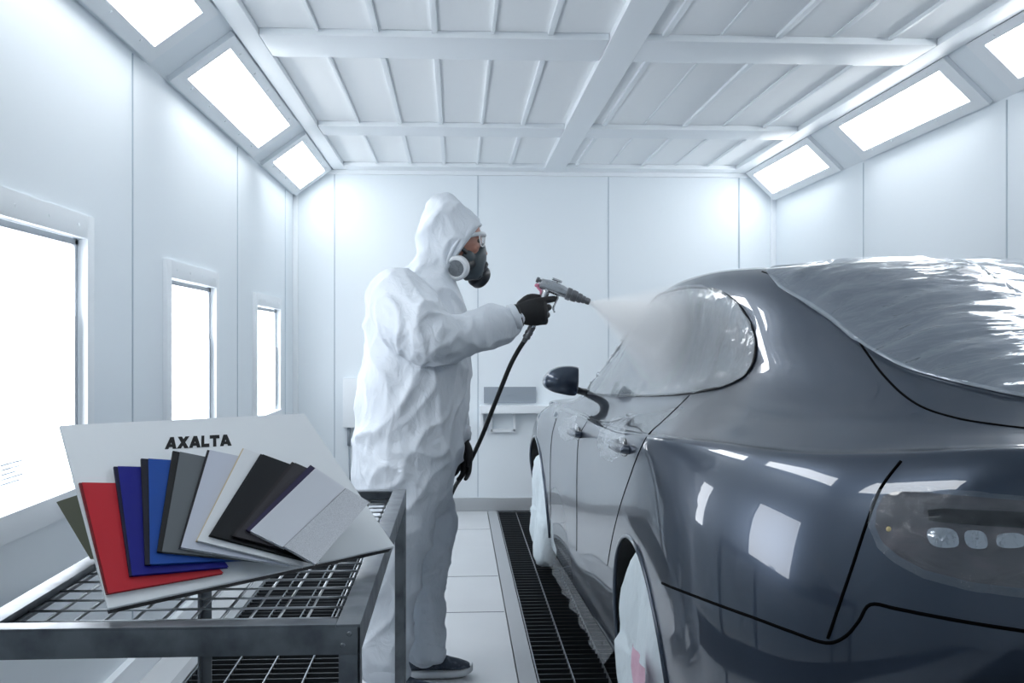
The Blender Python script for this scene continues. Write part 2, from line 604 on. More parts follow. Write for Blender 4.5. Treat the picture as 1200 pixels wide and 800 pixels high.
def light(C, y0, y1, s, label):
    A, B = C
    t = (B - A).normalized()
    L = (B - A).length
    nin = Vector((-t.z, 0, t.x))
    if nin.z > 0:
        nin = -nin

    def P(y, q, h=0.0):
        return Vector((A.x, y, A.z)) + t * (q * L) + nin * h
    th = thing('ceiling_light', label, 'light', P((y0 + y1) / 2, 0.5), 0, 'ceiling lights along the two coves')
    q0, q1 = 0.04, 0.93
    i0, i1 = 0.2, 0.80
    yi0, yi1 = y0 + 0.10, y1 - 0.10
    bm = bmesh.new()
    quads = [((y0, q0), (y1, q0), (yi1, i0), (yi0, i0)), ((y1, q0), (y1, q1), (yi1, i1), (yi1, i0)),
             ((y1, q1), (y0, q1), (yi0, i1), (yi1, i1)), ((y0, q1), (y0, q0), (yi0, i0), (yi0, i1))]
    for qd in quads:
        add_prism(bm, [P(y, q, 0.0005) for y, q in qd], nin * 0.022)
    bmesh.ops.remove_doubles(bm, verts=bm.verts, dist=1e-5)
    for k in range(5):
        y = yi0 + (yi1 - yi0) * (0.08 + 0.21 * k)
        for q in (i0 - 0.05, i1 + 0.05):
            add_lathe(bm, P(y, q, 0.022), nin, [(0, 0.006), (0.003, 0.006), (0.005, 0.004)], 8)
    obj('light_frame', bm, M['beam'], th)
    bm = bmesh.new()
    add_prism(bm, [P(yi0, i0, 0.004), P(yi1, i0, 0.004), P(yi1, i1, 0.004), P(yi0, i1, 0.004)], nin * 0.008)
    obj('diffuser', bm, M['lamp'], th)


LL = [(y_on_cove(302, 192, COVE_L)[0], D - 0.05), (y_on_cove(196, 89, COVE_L)[0], y_on_cove(295, 180, COVE_L)[0])]
mod = LL[1][1] - LL[1][0]
LL += [(LL[1][0] - 0.27 - mod, LL[1][0] - 0.27), (LL[1][0] - 0.54 - 2 * mod, LL[1][0] - 0.54 - mod)]
RR = [(y_on_cove(990, 198, COVE_R)[0], D - 0.05), (y_on_cove(1172, 126, COVE_R)[0], y_on_cove(1018, 188, COVE_R)[0])]
modr = RR[1][1] - RR[1][0]
RR += [(RR[1][0] - 0.2 - modr, RR[1][0] - 0.2), (RR[1][0] - 0.4 - 2 * modr, RR[1][0] - 0.4 - modr)]
nm = ['farthest, smallest looking', 'second from the end wall', 'third from the end']
nr = ['farthest, smallest looking', 'second from the end wall', 'third from the end']
for i, (a, b) in enumerate(LL):
    light(COVE_L, a, b, 1, 'bright ceiling light above the windowed wall, ' + (nm[i] if i < 3 else 'fourth from the end wall'))
for i, (a, b) in enumerate(RR):
    light(COVE_R, a, b, -1, 'bright ceiling light over the wall behind the car, ' + (nr[i] if i < 3 else 'fourth from the end wall'))

# --- small things on the end wall
def wall_box(u0, v0, u1, v1, d0, d1):
    a, b = at(u0, v1, D), at(u1, v0, D)
    return (a.x, D - d1, a.z), (b.x, D - d0, b.z)
bm = bmesh.new()
lo, hi = wall_box(567, 453, 628, 472, 0.0, 0.02)
add_box(bm, lo, hi, 0.003)
e = Vector(lo) * 0.5 + Vector(hi) * 0.5
add_box(bm, (e.x - 0.03, lo[1] - 0.004, e.z - 0.004), (e.x + 0.05, lo[1], e.z + 0.003), 0.001)
tag(obj('wall_panel', bm, M['panel_grey'], None, angle=40), 'grey rectangular plate on the end wall above the white ledge', 'panel')
bm = bmesh.new()
lo, hi = wall_box(562, 474, 668, 483, 0.0, 0.14)
add_box(bm, lo, hi, 0.006)
lo2, hi2 = wall_box(562, 483, 566, 500, 0.0, 0.1)
add_box(bm, lo2, hi2, 0.003)
lo2, hi2 = wall_box(640, 483, 644, 500, 0.0, 0.1)
add_box(bm, lo2, hi2, 0.003)
tag(obj('wall_ledge', bm, M['beam'], None, angle=40), 'long white ledge on the end wall between painter and car', 'shelf')
bm = bmesh.new()
for bx in ((574, 483, 577, 505), (601, 483, 604, 505), (574, 502, 604, 506)):
    lo, hi = wall_box(*bx, 0.02, 0.04)
    add_box(bm, lo, hi, 0.003)
add_box(bm, wall_box(574, 483, 578, 486, 0, 0.04)[0], wall_box(574, 483, 578, 486, 0, 0.04)[1])
add_box(bm, wall_box(600, 483, 604, 486, 0, 0.04)[0], wall_box(600, 483, 604, 486, 0, 0.04)[1])
for u in (574, 600):
    lo, hi = wall_box(u, 502, u + 4, 506, 0.0, 0.04)
    add_box(bm, lo, hi)
tag(obj('towel_rail', bm, M['beam'], None, angle=40), 'white square rail hanging beneath the ledge on the end wall', 'rail')
cb = thing('switch_box', 'tall white box with a cable on the end wall behind the painter', 'box', at(408, 500, D))
bm = bmesh.new()
lo, hi = wall_box(403, 443, 424, 500, 0.0, 0.07)
add_box(bm, lo, hi, 0.006)
obj('housing', bm, M['beam'], cb, angle=40)
bm = bmesh.new()
a, b = at(409, 498, D - 0.02), at(409, 522, D - 0.02)
add_tube(bm, [a, b], 0.013, 10)
add_tube(bm, [b, at(410, 560, D - 0.02), at(410, 590, D - 0.02)], 0.006, 8)
obj('cable', bm, M['panel_grey'], cb, smooth=True)
# ================================================================== THE CART
RIM = 0.83
cx0, cx1 = -0.72, -0.143
cy0, cy1 = at(430, 731, 1).y, 0
cy0 = at_z(428, 731, RIM).y
cy1 = at_z(470, 573, RIM).y
S = 0.036
cart = thing('trolley', 'grey steel trolley with wire mesh decks in front of the painter', 'trolley', ((cx0 + cx1) / 2, (cy0 + cy1) / 2, 0))
for (name, x0, y0, x1, y1) in (('side_rail', cx0, cy0, cx0 + S, cy1), ('side_rail', cx1 - S, cy0, cx1, cy1), ('end_rail', cx0 + S, cy0, cx1 - S, cy0 + S), ('end_rail', cx0 + S, cy1 - S, cx1 - S, cy1)):
    bm = bmesh.new()
    if name == 'side_rail':      # angle iron: flange on top, web on the outside
        ox = x0 if x0 == cx0 else x1 - 0.005
        add_box(bm, (x0, y0, RIM - 0.005), (x1, y1, RIM), 0.0015)
        add_box(bm, (ox, y0, RIM - 0.045), (ox + 0.005, y1, RIM - 0.004), 0.0015)
    else:
        oy = y0 if y0 == cy0 else y1 - 0.005
        add_box(bm, (x0, y0, RIM - 0.005), (x1, y1, RIM), 0.0015)
        add_box(bm, (x0 - S, oy, RIM - 0.045), (x1 + S, oy + 0.005, RIM - 0.004), 0.0015)
    if name == 'end_rail' and y0 == cy0:
        for k in range(2):
            add_lathe(bm, (cx1 - 0.016 - 0.010 * k, cy0, RIM - 0.014 - 0.017 * k), (0, -1, 0), [(0, 0.004), (0.0015, 0.004), (0.003, 0.0025)], 8)
    obj(name, bm, M['cart'], cart, angle=40)
for (x, y, sx, sy) in ((cx0, cy0, 1, 1), (cx1, cy0, -1, 1), (cx0, cy1, 1, -1), (cx1, cy1, -1, -1)):
    bm = bmesh.new()
    x2, y2 = x + sx * 0.032, y + sy * 0.032
    add_box(bm, (min(x, x2), min(y, y + sy * 0.005), 0.0), (max(x, x2), max(y, y + sy * 0.005), RIM - 0.045), 0.0015)
    add_box(bm, (min(x, x + sx * 0.005), min(y, y2), 0.0), (max(x, x + sx * 0.005), max(y, y2), RIM - 0.045), 0.0015)
    add_box(bm, (min(x, x + sx * 0.04) , min(y, y + sy * 0.04), 0.0), (max(x, x + sx * 0.04), max(y, y + sy * 0.04), 0.006))
    obj('leg', bm, M['cart'], cart, angle=40)
def mesh_deck(z, nx, ny, r):
    bm = bmesh.new()
    x0, x1, y0, y1 = cx0 + 0.008, cx1 - 0.008, cy0 + 0.008, cy1 - 0.008
    for i in range(nx):
        x = x0 + (x1 - x0) * i / (nx - 1)
        add_tube(bm, [(x, y0, z), (x, y1, z)], r * 1.25, 6)
    for j in range(ny):
        y = y0 + (y1 - y0) * j / (ny - 1)
        add_tube(bm, [(x0, y, z + r * 2), (x1, y, z + r * 2)], r, 6)
    return bm
obj('mesh_deck', mesh_deck(RIM - 0.034, 13, 21, 0.0022), M['wire'], cart, smooth=True)

# ================================================================== THE DISPLAY BOARD AND ITS FAN OF COLOUR FOLDERS
A_, B_, F_ = at(127, 713, 1.57), at(463, 640, 1.93), at(70, 498, 1.74)
NB = (B_ - A_).cross(F_ - A_).normalized()
if NB.y > 0:
    NB = -NB


def on_board(u, v, h=0.0):
    """the point of the plane lying h above the board's face"""
    d = ray(u, v)
    s = (A_ + NB * h - EYE).dot(NB) / d.dot(NB)
    return EYE + d * s
E_ = on_board(357, 484)
bd = thing('display_board', 'large pale board with black lettering leaning back on the trolley, colour folders fanned on it', 'board', (A_ + B_) / 2)
bm = bmesh.new()
add_prism(bm, [A_, B_, E_, F_], -NB * 0.006)
bmesh.ops.bevel(bm, geom=bm.edges[:], offset=0.001, segments=2, affect='EDGES')
obj('face_board', bm, M['board'], bd, angle=40)
bm = bmesh.new()
q = [A_ + (B_ - A_) * 0.01, B_ - (B_ - A_) * 0.01, E_ + (F_ - E_) * 0.02, F_ + (E_ - F_) * 0.02]
add_prism(bm, [p - NB * 0.0065 for p in q], -NB * 0.012)
obj('backing', bm, M['board_back'], bd)
# prop behind the board, standing on the mesh
mid_t = (A_ + B_) / 2 * 0.35 + (E_ + F_) / 2 * 0.65 - NB * 0.02
foot = Vector((mid_t.x - 0.05, mid_t.y + 0.07, RIM - 0.020))
side = (B_ - A_).normalized() * 0.09
bm = bmesh.new()
add_prism(bm, [mid_t - side, mid_t + side, foot + side * 1.3, foot - side * 1.3], Vector((-0.002, 0.004, 0)))
obj('prop', bm, M['board_back'], bd)

# lettering, drawn as bars in a unit cell and laid on the board
L_O, L_R, L_T = (193, 526.3), (271.5, 522.0), (197.5, 512.5)


def letter_pt(x, y):
    # x 0..1 across the word, y 0..1 up
    bl = (L_O[0] + (L_R[0] - L_O[0]) * x, L_O[1] + (L_R[1] - L_O[1]) * x)
    return (bl[0] + (195.0 - 193) * y * (1 - x) + (-1.0) * y * x, bl[1] - (14.0 - 0.8 * x) * y)
cells = 'AXALTA'
W_ = [1.05, 1.08, 1.05, 0.78, 0.9, 1.05]
tot = sum(W_) + 0.02 * 5
GLY = {
    'A': [[(0, 0), (0.31, 0), (0.66, 1), (0.34, 1)], [(0.69, 0), (1.0, 0), (0.66, 1), (0.34, 1)], [(0.18, 0.16), (0.82, 0.16), (0.74, 0.40), (0.26, 0.40)]],
    'X': [[(0, 0), (0.35, 0), (1, 1), (0.65, 1)], [(0.65, 0), (1, 0), (0.35, 1), (0, 1)]],
    'L': [[(0.04, 0), (0.38, 0), (0.38, 1), (0.04, 1)], [(0.04, 0), (0.98, 0), (0.98, 0.29), (0.04, 0.29)]],
    'T': [[(0.34, 0), (0.66, 0), (0.66, 1), (0.34, 1)], [(0, 0.71), (1, 0.71), (1, 1), (0, 1)]],
}
bm = bmesh.new()
x = 0.0
k = 0
for ch, w in zip(cells, W_):
    for poly in GLY[ch]:
        k += 1
        pts = []
        for (px, py) in poly:
            u, v = letter_pt((x + px * w) / tot, py)
            pts.append(on_board(u, v, 0.0003))
        add_prism(bm, pts, NB * (0.00025 + 0.00002 * (k % 3)))
    x += w + 0.02
obj('lettering', bm, M['ink'], bd)

# olive folder behind
bm = bmesh.new()
pts = [at(66, 588, 2.02), at(96, 578, 2.02), at(140, 656, 1.982), at(106, 655, 1.982)]
z = min(p.z for p in pts)
add_prism(bm, pts, Vector((0.01, 0.012, 0)))
lo = min(v.co.z for v in bm.verts)
for v in bm.verts:
    v.co.z -= 0
tag(obj('folder', bm, M['olive'], None), 'olive green folder standing behind the left edge of the pale board', 'folder')


# folders: photo outline of the visible front cover; each lies on the one before it
def cardmat(name, rgb, rough=0.4, metal=0.0, **k):
    return mat(name, rgb, rough, metal, **k)
CARDS = [
    # label, [tl, tr, br, bl], colour, edge colour, rough, metal
    ('red colour folder, leftmost and lowest of the fan on the board', [(96, 565), (150, 566), (262, 671), (127, 695)], (188, 30, 44), (120, 14, 26), 0.42, 0.0),
    ('navy blue colour folder between the red one and the brighter blue one', [(138, 546), (182, 547), (268, 664), (155, 674)], (14, 18, 128), (8, 9, 50), 0.35, 0.0),
    ('bright blue colour folder between the navy one and the black edged grey one', [(174, 537), (220, 540), (292, 655), (176, 661)], (24, 74, 158), (10, 12, 34), 0.35, 0.0),
    ('mid grey colour folder with a black edge, just right of the bright blue', [(211, 529), (246, 536), (312, 658), (190, 646)], (98, 104, 108), (14, 15, 17), 0.45, 0.0),
    ('pale lavender grey colour folder between the mid grey and white ones', [(246, 527), (284, 535), (340, 663), (212, 641)], (196, 202, 216), (30, 28, 34), 0.4, 0.0),
    ('white colour folder between the pale lavender grey and the glossy black', [(286, 525), (318, 537), (356, 664), (231, 633)], (226, 230, 234), (206, 190, 160), 0.4, 0.0),
    ('glossy black colour folder right beside the white one', [(308, 532), (352, 548), (372, 660), (247, 627)], (16, 18, 22), (20, 22, 28), 0.28, 0.0),
    ('grainy charcoal colour folder between the glossy black and the purple edged silver', [(346, 542), (378, 556), (376, 655), (275, 628)], (44, 42, 48), (34, 30, 34), 0.5, 0.0),
    ('smooth silver colour folder with a dark purple edge, second from the right', [(370, 548), (404, 571), (334, 642), (293, 622)], (226, 229, 236), (34, 28, 66), 0.3, 0.5),
    ('grainy silver colour folder, rightmost and topmost of the fan', [(406, 572), (433, 588), (370, 661), (333, 640)], (216, 219, 225), (150, 152, 158), 0.36, 0.5),
]
TH = 0.0052
for i, (lab, q, rgb, edge, rough, metal) in enumerate(CARDS):
    h0 = 0.0012 + i * (TH + 0.0004)
    fm = cardmat('folder cover %d' % i, rgb, rough, metal, bump=[(420, 0.25 if 'grainy' in lab else 0.04, 0.001)], **({'vary': (620, tuple(max(0, c - 30) for c in rgb), 0.40, 0.7)} if 'grainy silver' in lab else {}))
    em = cardmat('folder edge %d' % i, edge, 0.5)
    P = [on_board(u, v, h0 + TH) for u, v in q]
    c = sum(P, Vector()) / 4
    t = thing('colour_folder', lab, 'folder', c - NB * TH, 0, 'colour folders fanned on the pale board')
    # cover
    bm = bmesh.new()
    add_prism(bm, P, -NB * 0.0011)
    obj('front_cover', bm, fm, t)
    # spine along the left edge, wider than the cover
    out = (P[0] - P[1]).normalized()
    wsp = (0.004, 0.006, 0.012, 0.012, 0.004, 0.002, 0.004, 0.006, 0.011, 0.002)[i]
    bm = bmesh.new()
    add_prism(bm, [P[0] + out * wsp - NB * 0.0012, P[0] - out * 0.002 - NB * 0.0012, P[3] - out * 0.002 - NB * 0.0012, P[3] + out * wsp * 0.6 - NB * 0.0012], -NB * (TH - 0.0014))
    obj('spine', bm, em, t)
    # inner leaves showing along the lower edge
    bm = bmesh.new()
    g = [P[0] + (P[1] - P[0]) * 0.03, P[1] + (P[0] - P[1]) * 0.03, P[2] + (P[1] - P[2]) * 0.012, P[3] + (P[0] - P[3]) * 0.012]
    add_prism(bm, [p - NB * 0.0013 for p in g], -NB * (TH - 0.0026))
    obj('inner_leaves', bm, em if i < 4 or 6 <= i < 8 else M['paper'], t)
    bm = bmesh.new()
    add_prism(bm, [p - NB * (TH - 0.0012) for p in P], -NB * 0.0011)
    obj('back_cover', bm, fm if i not in (4, 5) else M['paper'], t)
# ================================================================== THE CAR
CAR = Vector((1.40, 3.03, 0))
CA = math.asin(0.03)
car = thing('car', 'slate grey car with wet looking paint, windows and lamps masked with clear film', 'car', CAR, CA)
CW = world_of(car)
CWI = CW.inverted()


def cl(w, ly, z):       # car coordinates (w = distance left of the centre plane) to the room
    return CW @ Vector((-w, ly, z))

RINGS = [
    # A underside edge
    [(0, -1.14, .24), (.40, -1.10, .24), (.64, -.98, .24), (.78, -.76, .24), (.84, -.45, .23), (.85, 0, .20), (.85, .45, .19), (.845, 1.0, .19), (.845, 1.5, .19), (.845, 2.0, .19), (.845, 2.3, .19), (.84, 2.66, .2), (.80, 3.05, .22), (.6, 3.4, .22), (0, 3.55, .22)],
    # B
    [(0, -1.23, .42), (.41, -1.18, .42), (.68, -1.01, .42), (.81, -.76, .42), (.865, -.45, .42), (.875, 0, .42), (.865, .45, .40), (.857, 1.0, .38), (.86, 1.5, .38), (.86, 2.0, .39), (.866, 2.3, .41), (.875, 2.66, .42), (.85, 3.05, .42), (.64, 3.45, .42), (0, 3.62, .42)],
    # C
    [(0, -1.29, .66), (.42, -1.22, .66), (.70, -1.02, .66), (.82, -.76, .65), (.875, -.45, .64), (.886, 0, .66), (.876, .45, .62), (.866, 1.0, .60), (.87, 1.5, .60), (.87, 2.0, .60), (.876, 2.3, .62), (.886, 2.66, .66), (.86, 3.05, .62), (.65, 3.45, .6), (0, 3.65, .6)],
    # D
    [(0, -1.28, .88), (.41, -1.20, .88), (.66, -1.0, .87), (.785, -.76, .86), (.855, -.47, .85), (.880, -.05, .86), (.866, .45, .82), (.845, 1.0, .80), (.845, 1.5, .80), (.848, 2.0, .80), (.86, 2.3, .81), (.868, 2.66, .83), (.82, 3.05, .78), (.6, 3.4, .74), (0, 3.6, .74)],
    # E crest
    [(0, -1.25, 1.045), (.36, -1.16, 1.045), (.56, -.98, 1.02), (.675, -.80, 1.005), (.765, -.51, 1.0), (.845, -.1, .985), (.83, .45, .95), (.80, 1.0, .925), (.80, 1.5, .92), (.805, 2.0, .915), (.815, 2.3, .915), (.80, 2.66, .915), (.74, 3.0, .86), (.5, 3.35, .8), (0, 3.5, .8)],
    # F base of the glasshouse and deck
    [(0, -1.12, 1.10), (.3, -1.03, 1.10), (.44, -.86, 1.10), (.53, -.62, 1.10), (.585, -.32, 1.11), (.605, .05, 1.105), (.640, .42, 1.07), (.668, .85, 1.045), (.725, 1.45, 1.012), (.73, 1.92, .995), (.68, 2.18, .985), (.5, 2.38, .985), (.35, 2.44, .99), (.2, 2.47, .99), (0, 2.48, .99)],
    # G mid glass
    [(0, -.72, 1.265), (.25, -.67, 1.26), (.40, -.54, 1.25), (.475, -.38, 1.245), (.525, -.18, 1.25), (.55, .08, 1.25), (.578, .45, 1.245), (.60, .85, 1.23), (.64, 1.35, 1.205), (.62, 1.72, 1.175), (.55, 1.92, 1.165), (.42, 2.05, 1.17), (.28, 2.1, 1.18), (.15, 2.13, 1.18), (0, 2.14, 1.18)],
    # H roof edge
    [(0, -.26, 1.425), (.2, -.24, 1.42), (.33, -.18, 1.412), (.405, -.10, 1.405), (.455, .02, 1.405), (.485, .18, 1.415), (.512, .48, 1.425), (.525, .85, 1.42), (.525, 1.13, 1.40), (.50, 1.35, 1.37), (.44, 1.47, 1.36), (.33, 1.53, 1.365), (.2, 1.56, 1.37), (.1, 1.57, 1.375), (0, 1.57, 1.375)],
    # I roof
    [(0, .08, 1.478), (.14, .10, 1.476), (.22, .14, 1.472), (.28, .20, 1.47), (.32, .28, 1.471), (.345, .38, 1.475), (.36, .55, 1.478), (.37, .8, 1.474), (.36, 1.0, 1.463), (.33, 1.12, 1.452), (.28, 1.19, 1.447), (.2, 1.23, 1.447), (.13, 1.25, 1.448), (.07, 1.26, 1.449), (0, 1.26, 1.449)],
    # J roof ridge
    [(0, .42 + .036 * k, 1.5 - 0.0000 * k) for k in range(15)],
]
for _i, _dz in ((6, .008), (7, .04), (8, .026), (9, .012)):
    RINGS[_i] = [(w * (1.03 if _i == 7 else 1), y, z + _dz) for (w, y, z) in RINGS[_i]]
_E = RINGS[4]
_E1 = [(w + (0.03 if 2 <= k <= 9 else (0.015 if k == 1 else 0.0)), y - (0.025 if k < 2 else 0.0), z - 0.012) for k, (w, y, z) in enumerate(_E)]
_E2 = [(w - (0.03 if 2 <= k <= 12 else 0.0), y + (0.03 if k < 3 else (-0.03 if k > 11 else 0)), z + 0.012) for k, (w, y, z) in enumerate(_E)]
RINGS[4:5] = [_E1, _E2]
NS, NR = 5, 5


def cr(p0, p1, p2, p3, t):
    return 0.5 * ((2 * p1) + (p2 - p0) * t + (2 * p0 - 5 * p1 + 4 * p2 - p3) * t * t + (3 * p1 - p0 - 3 * p2 + p3) * t ** 3)


def refine(pts, n, lo_mirror, hi_mirror):
    m = len(pts)
    g = lambda p: Vector((-p.x, p.y, p.z))
    ext = [g(pts[1]) if lo_mirror else pts[0] * 2 - pts[1]] + pts + [g(pts[-2]) if hi_mirror else pts[-1] * 2 - pts[-2]]
    out = []
    for i in range(m - 1):
        for k in range(n):
            out.append(cr(ext[i], ext[i + 1], ext[i + 2], ext[i + 3], k / n))
    out.append(pts[-1].copy())
    return out
rows = [refine([Vector(p) for p in r], NS, True, True) for r in RINGS]
cols = [refine([r[j] for r in rows], NR, False, True) for j in range(len(rows[0]))]
NC, NRW = len(cols), len(cols[0])
GRID = [[cols[j][i] for j in range(NC)] for i in range(NRW)]     # [row][station] (w, ly, z)
for i in range(NRW):
    GRID[i][0].x = 0
    GRID[i][-1].x = 0


def body_bm(world=True):
    bm = bmesh.new()
    L = [[None] * NC for _ in range(NRW)]
    R = [[None] * NC for _ in range(NRW)]
    T = (lambda w, y, z: CW @ Vector((-w, y, z)))
    for i in range(NRW):
        for j in range(NC):
            p = GRID[i][j]
            L[i][j] = bm.verts.new(T(p.x, p.y, p.z))
            R[i][j] = L[i][j] if abs(p.x) < 1e-6 else bm.verts.new(T(-p.x, p.y, p.z))
    for X in (L, R):
        for i in range(NRW - 1):
            for j in range(NC - 1):
                q = [X[i][j], X[i][j + 1], X[i + 1][j + 1], X[i + 1][j]]
                q = list(dict.fromkeys(q))
                try:
                    bm.faces.new(q)
                except ValueError:
                    pass
    bmesh.ops.remove_doubles(bm, verts=bm.verts, dist=1e-5)
    bot = [L[0][j] for j in range(NC)] + [R[0][j] for j in range(NC - 2, 0, -1)]
    bot = [v for v in bot if v.is_valid]
    # flat floor pan, a little higher inside
    bm.faces.new(bot)
    bmesh.ops.recalc_face_normals(bm, faces=bm.faces)
    return bm

BB = body_bm()
BV = BVHTree.FromBMesh(BB)
AXZ, WR, ARCH = 0.315, 0.385, {0.0: (0.300, 0.365), 2.66: (0.335, 0.385)}
body = obj('body', BB, M['paint'], car, smooth=True)
body.data.materials.append(M['black'])
cut_bm = bmesh.new()
for ly in (0.0, 2.66):
    for s in (1, -1):
        AZ, WR = ARCH[ly]
        a = CW @ Vector((-s * 0.60, ly, AZ))
        b = CW @ Vector((-s * 1.05, ly, AZ))
        add_lathe(cut_bm, a, b - a, [(0, WR), ((b - a).length, WR)], 56)
bmesh.ops.recalc_face_normals(cut_bm, faces=cut_bm.faces)
cm = bpy.data.meshes.new('c')
cut_bm.to_mesh(cm)
cm.materials.append(M['paint'])
cm.materials.append(M['black'])
for p in cm.polygons:
    p.material_index = 1
co = bpy.data.objects.new('c', cm)
COL.objects.link(co)
bpy.context.view_layer.update()
md = body.modifiers.new('b', 'BOOLEAN')
md.object = co
md.operation = 'DIFFERENCE'
md.solver = 'EXACT'
bpy.context.view_layer.update()
nm_ = bpy.data.meshes.new_from_object(body.evaluated_get(bpy.context.evaluated_depsgraph_get()))
body.modifiers.clear()
body.data = nm_
bpy.data.objects.remove(co)
for p in nm_.polygons:
    p.use_smooth = True
nm_.set_sharp_from_angle(angle=math.radians(50))


def hit(u, v):
    d = ray(u, v).normalized()
    loc, nor, idx, dist = BV.ray_cast(EYE, d)
    if loc is None:
        # grazing past the silhouette: the nearest place of the body
        best = None
        for k in range(30):
            p = EYE + d * (2.0 + k * 0.12)
            l2, n2, i2, d2 = BV.find_nearest(p)
            if best is None or d2 < best[2]:
                best = (l2, n2, d2)
        loc, nor = best[0], best[1]
    if nor.dot(d) > 0:
        nor = -nor
    return loc, nor


def mirror_pt(p):
    q = CWI @ p
    return CW @ Vector((-q.x, q.y, q.z))


def resample(poly, step, closed=True):
    out = []
    n = len(poly)
    for i in range(n if closed else n - 1):
        a, b = Vector(poly[i]), Vector(poly[(i + 1) % n])
        m = max(1, int((b - a).length / step))
        for k in range(m):
            out.append(a + (b - a) * (k / m))
    if not closed:
        out.append(Vector(poly[-1]))
    return out


def inside(p, poly):
    c = False
    n = len(poly)
    for i in range(n):
        a, b = poly[i], poly[(i + 1) % n]
        if (a[1] > p.y) != (b[1] > p.y) and p.x < (b[0] - a[0]) * (p.y - a[1]) / (b[1] - a[1]) + a[0]:
            c = not c
    return c


def patch(poly, step, off, thick=0.0, disp=None, mirrored=False, both=False, center=False):
    """a skin lying on the body inside the outline: off above it, following its curve"""
    bd_ = resample(poly, step)
    xs = [p.x for p in bd_]
    ys_ = [p.y for p in bd_]
    inner = []
    y = min(ys_) + step * 0.5
    r_ = 0
    while y < max(ys_):
        x = min(xs) + (step * 0.5 if r_ % 2 else 0)
        while x < max(xs):
            p = Vector((x, y))
            if inside(p, poly) and min((p - q).length for q in bd_) > step * 0.55:
                inner.append(p)
            x += step
        y += step * 0.87
        r_ += 1
    pts = bd_ + inner
    nb = len(bd_)
    edges = [(i, (i + 1) % nb) for i in range(nb)]
    co_, ed, fa, *_ = delaunay_2d_cdt([Vector((p.x, p.y)) for p in pts], edges, [], 1, 1e-4)
    P = []
    for c in co_:
        l, nrm = hit(c.x, c.y)
        o_ = off
        if disp:
            o_ += disp(l, c)
        p = l + nrm * o_
        if center:
            q = CWI @ p
            q.x = min(q.x, 0.0)
            p = CW @ q
        P.append((p, nrm))
    bm = bmesh.new()

    def emit(mir):
        f = mirror_pt if mir else (lambda p: p)
        top = [bm.verts.new(f(p)) for p, n_ in P]
        for t in fa:
            try:
                bm.faces.new([top[i] for i in t])
            except ValueError:
                pass
    if not mirrored or both:
        emit(False)
    if mirrored or both:
        emit(True)
    if both:
        bmesh.ops.remove_doubles(bm, verts=bm.verts, dist=2e-3)
    bmesh.ops.recalc_face_normals(bm, faces=bm.faces)
    if thick:
        bmesh.ops.solidify(bm, geom=bm.faces[:], thickness=thick)
    return bm


def strip(path, r, off=0.0, n=5, mirror=False, seg=8):
    """a thin bead lying along the body under the measured line, on both flanks"""
    bm = bmesh.new()
    pts = []
    for p in smooth_path([Vector((a, b, 0)) for a, b in path], n):
        l, nrm = hit(p.x, p.y)
        pts.append(l + nrm * off)
    add_tube(bm, [mirror_pt(p) for p in pts] if mirror else pts, r, seg)
    return bm

# ---- glass
DLO = [(687, 461), (697, 441), (712, 412), (731, 384), (752, 360), (772, 346), (796, 339), (822, 337), (845, 342), (866, 358), (880, 380), (886, 404), (884, 424), (872, 441), (850, 452), (815, 460), (770, 463), (725, 463)]
for mir in (False, True):
    obj('side_window', patch(DLO, 9, 0.0015, 0.0, mirrored=mir), M['glass'], car, smooth=True)
seam_path = DLO[8:16]
for mir in (False, True):
    obj('window_trim', strip(DLO + DLO[:1], 0.0045, 0.002, 3, mir), M['black'], car, smooth=True)


def grid_patch(i0, i1, j0, j1, off):
    bm = bmesh.new()
    for s in (1, -1):
        V_ = {}
        for i in range(i0, i1 + 1):
            for j in range(j0, j1 + 1):
                p = GRID[i][j]
                a = GRID[min(i + 1, NRW - 1)][j] - GRID[max(i - 1, 0)][j]
                b = GRID[i][min(j + 1, NC - 1)] - GRID[i][max(j - 1, 0)]
                n_ = a.cross(b).normalized()
                if n_.z < 0:
                    n_ = -n_
                q = p + n_ * off
                if abs(p.x) < 1e-6:
                    q.x = 0
                V_[i, j] = bm.verts.new(CW @ Vector((-s * q.x, q.y, q.z)))
        for i in range(i0, i1):
            for j in range(j0, j1):
                bm.faces.new((V_[i, j], V_[i, j + 1], V_[i + 1, j + 1], V_[i + 1, j]))
    bmesh.ops.remove_doubles(bm, verts=bm.verts, dist=1e-5)
    return bm
RF, RG, RH = 6 * NR, 7 * NR, 8 * NR
obj('windshield', grid_patch(RF + 1, RH + 1, 10 * NS + 2, 14 * NS, 0.002), M['glass'], car, smooth=True)

REAR = [(903, 323), (918, 338), (945, 353), (975, 373), (1001, 395), (1028, 413), (1061, 430), (1100, 442), (1140, 452), (1190, 463), (1232, 470), (1232, 311), (1190, 309), (1130, 308), (1060, 306), (1010, 308), (950, 313)]
obj('rear_window', patch(REAR, 10, 0.0015, 0.0, both=True, center=True), M['glass'], car, smooth=True)
for mir in (False, True):
    obj('rear_edge_highlight', strip(REAR[:11], 0.0045, 0.004, 3, mir), M['edge_highlight'], car, smooth=True)  # bright bead, a painted highlight round the rear window edge

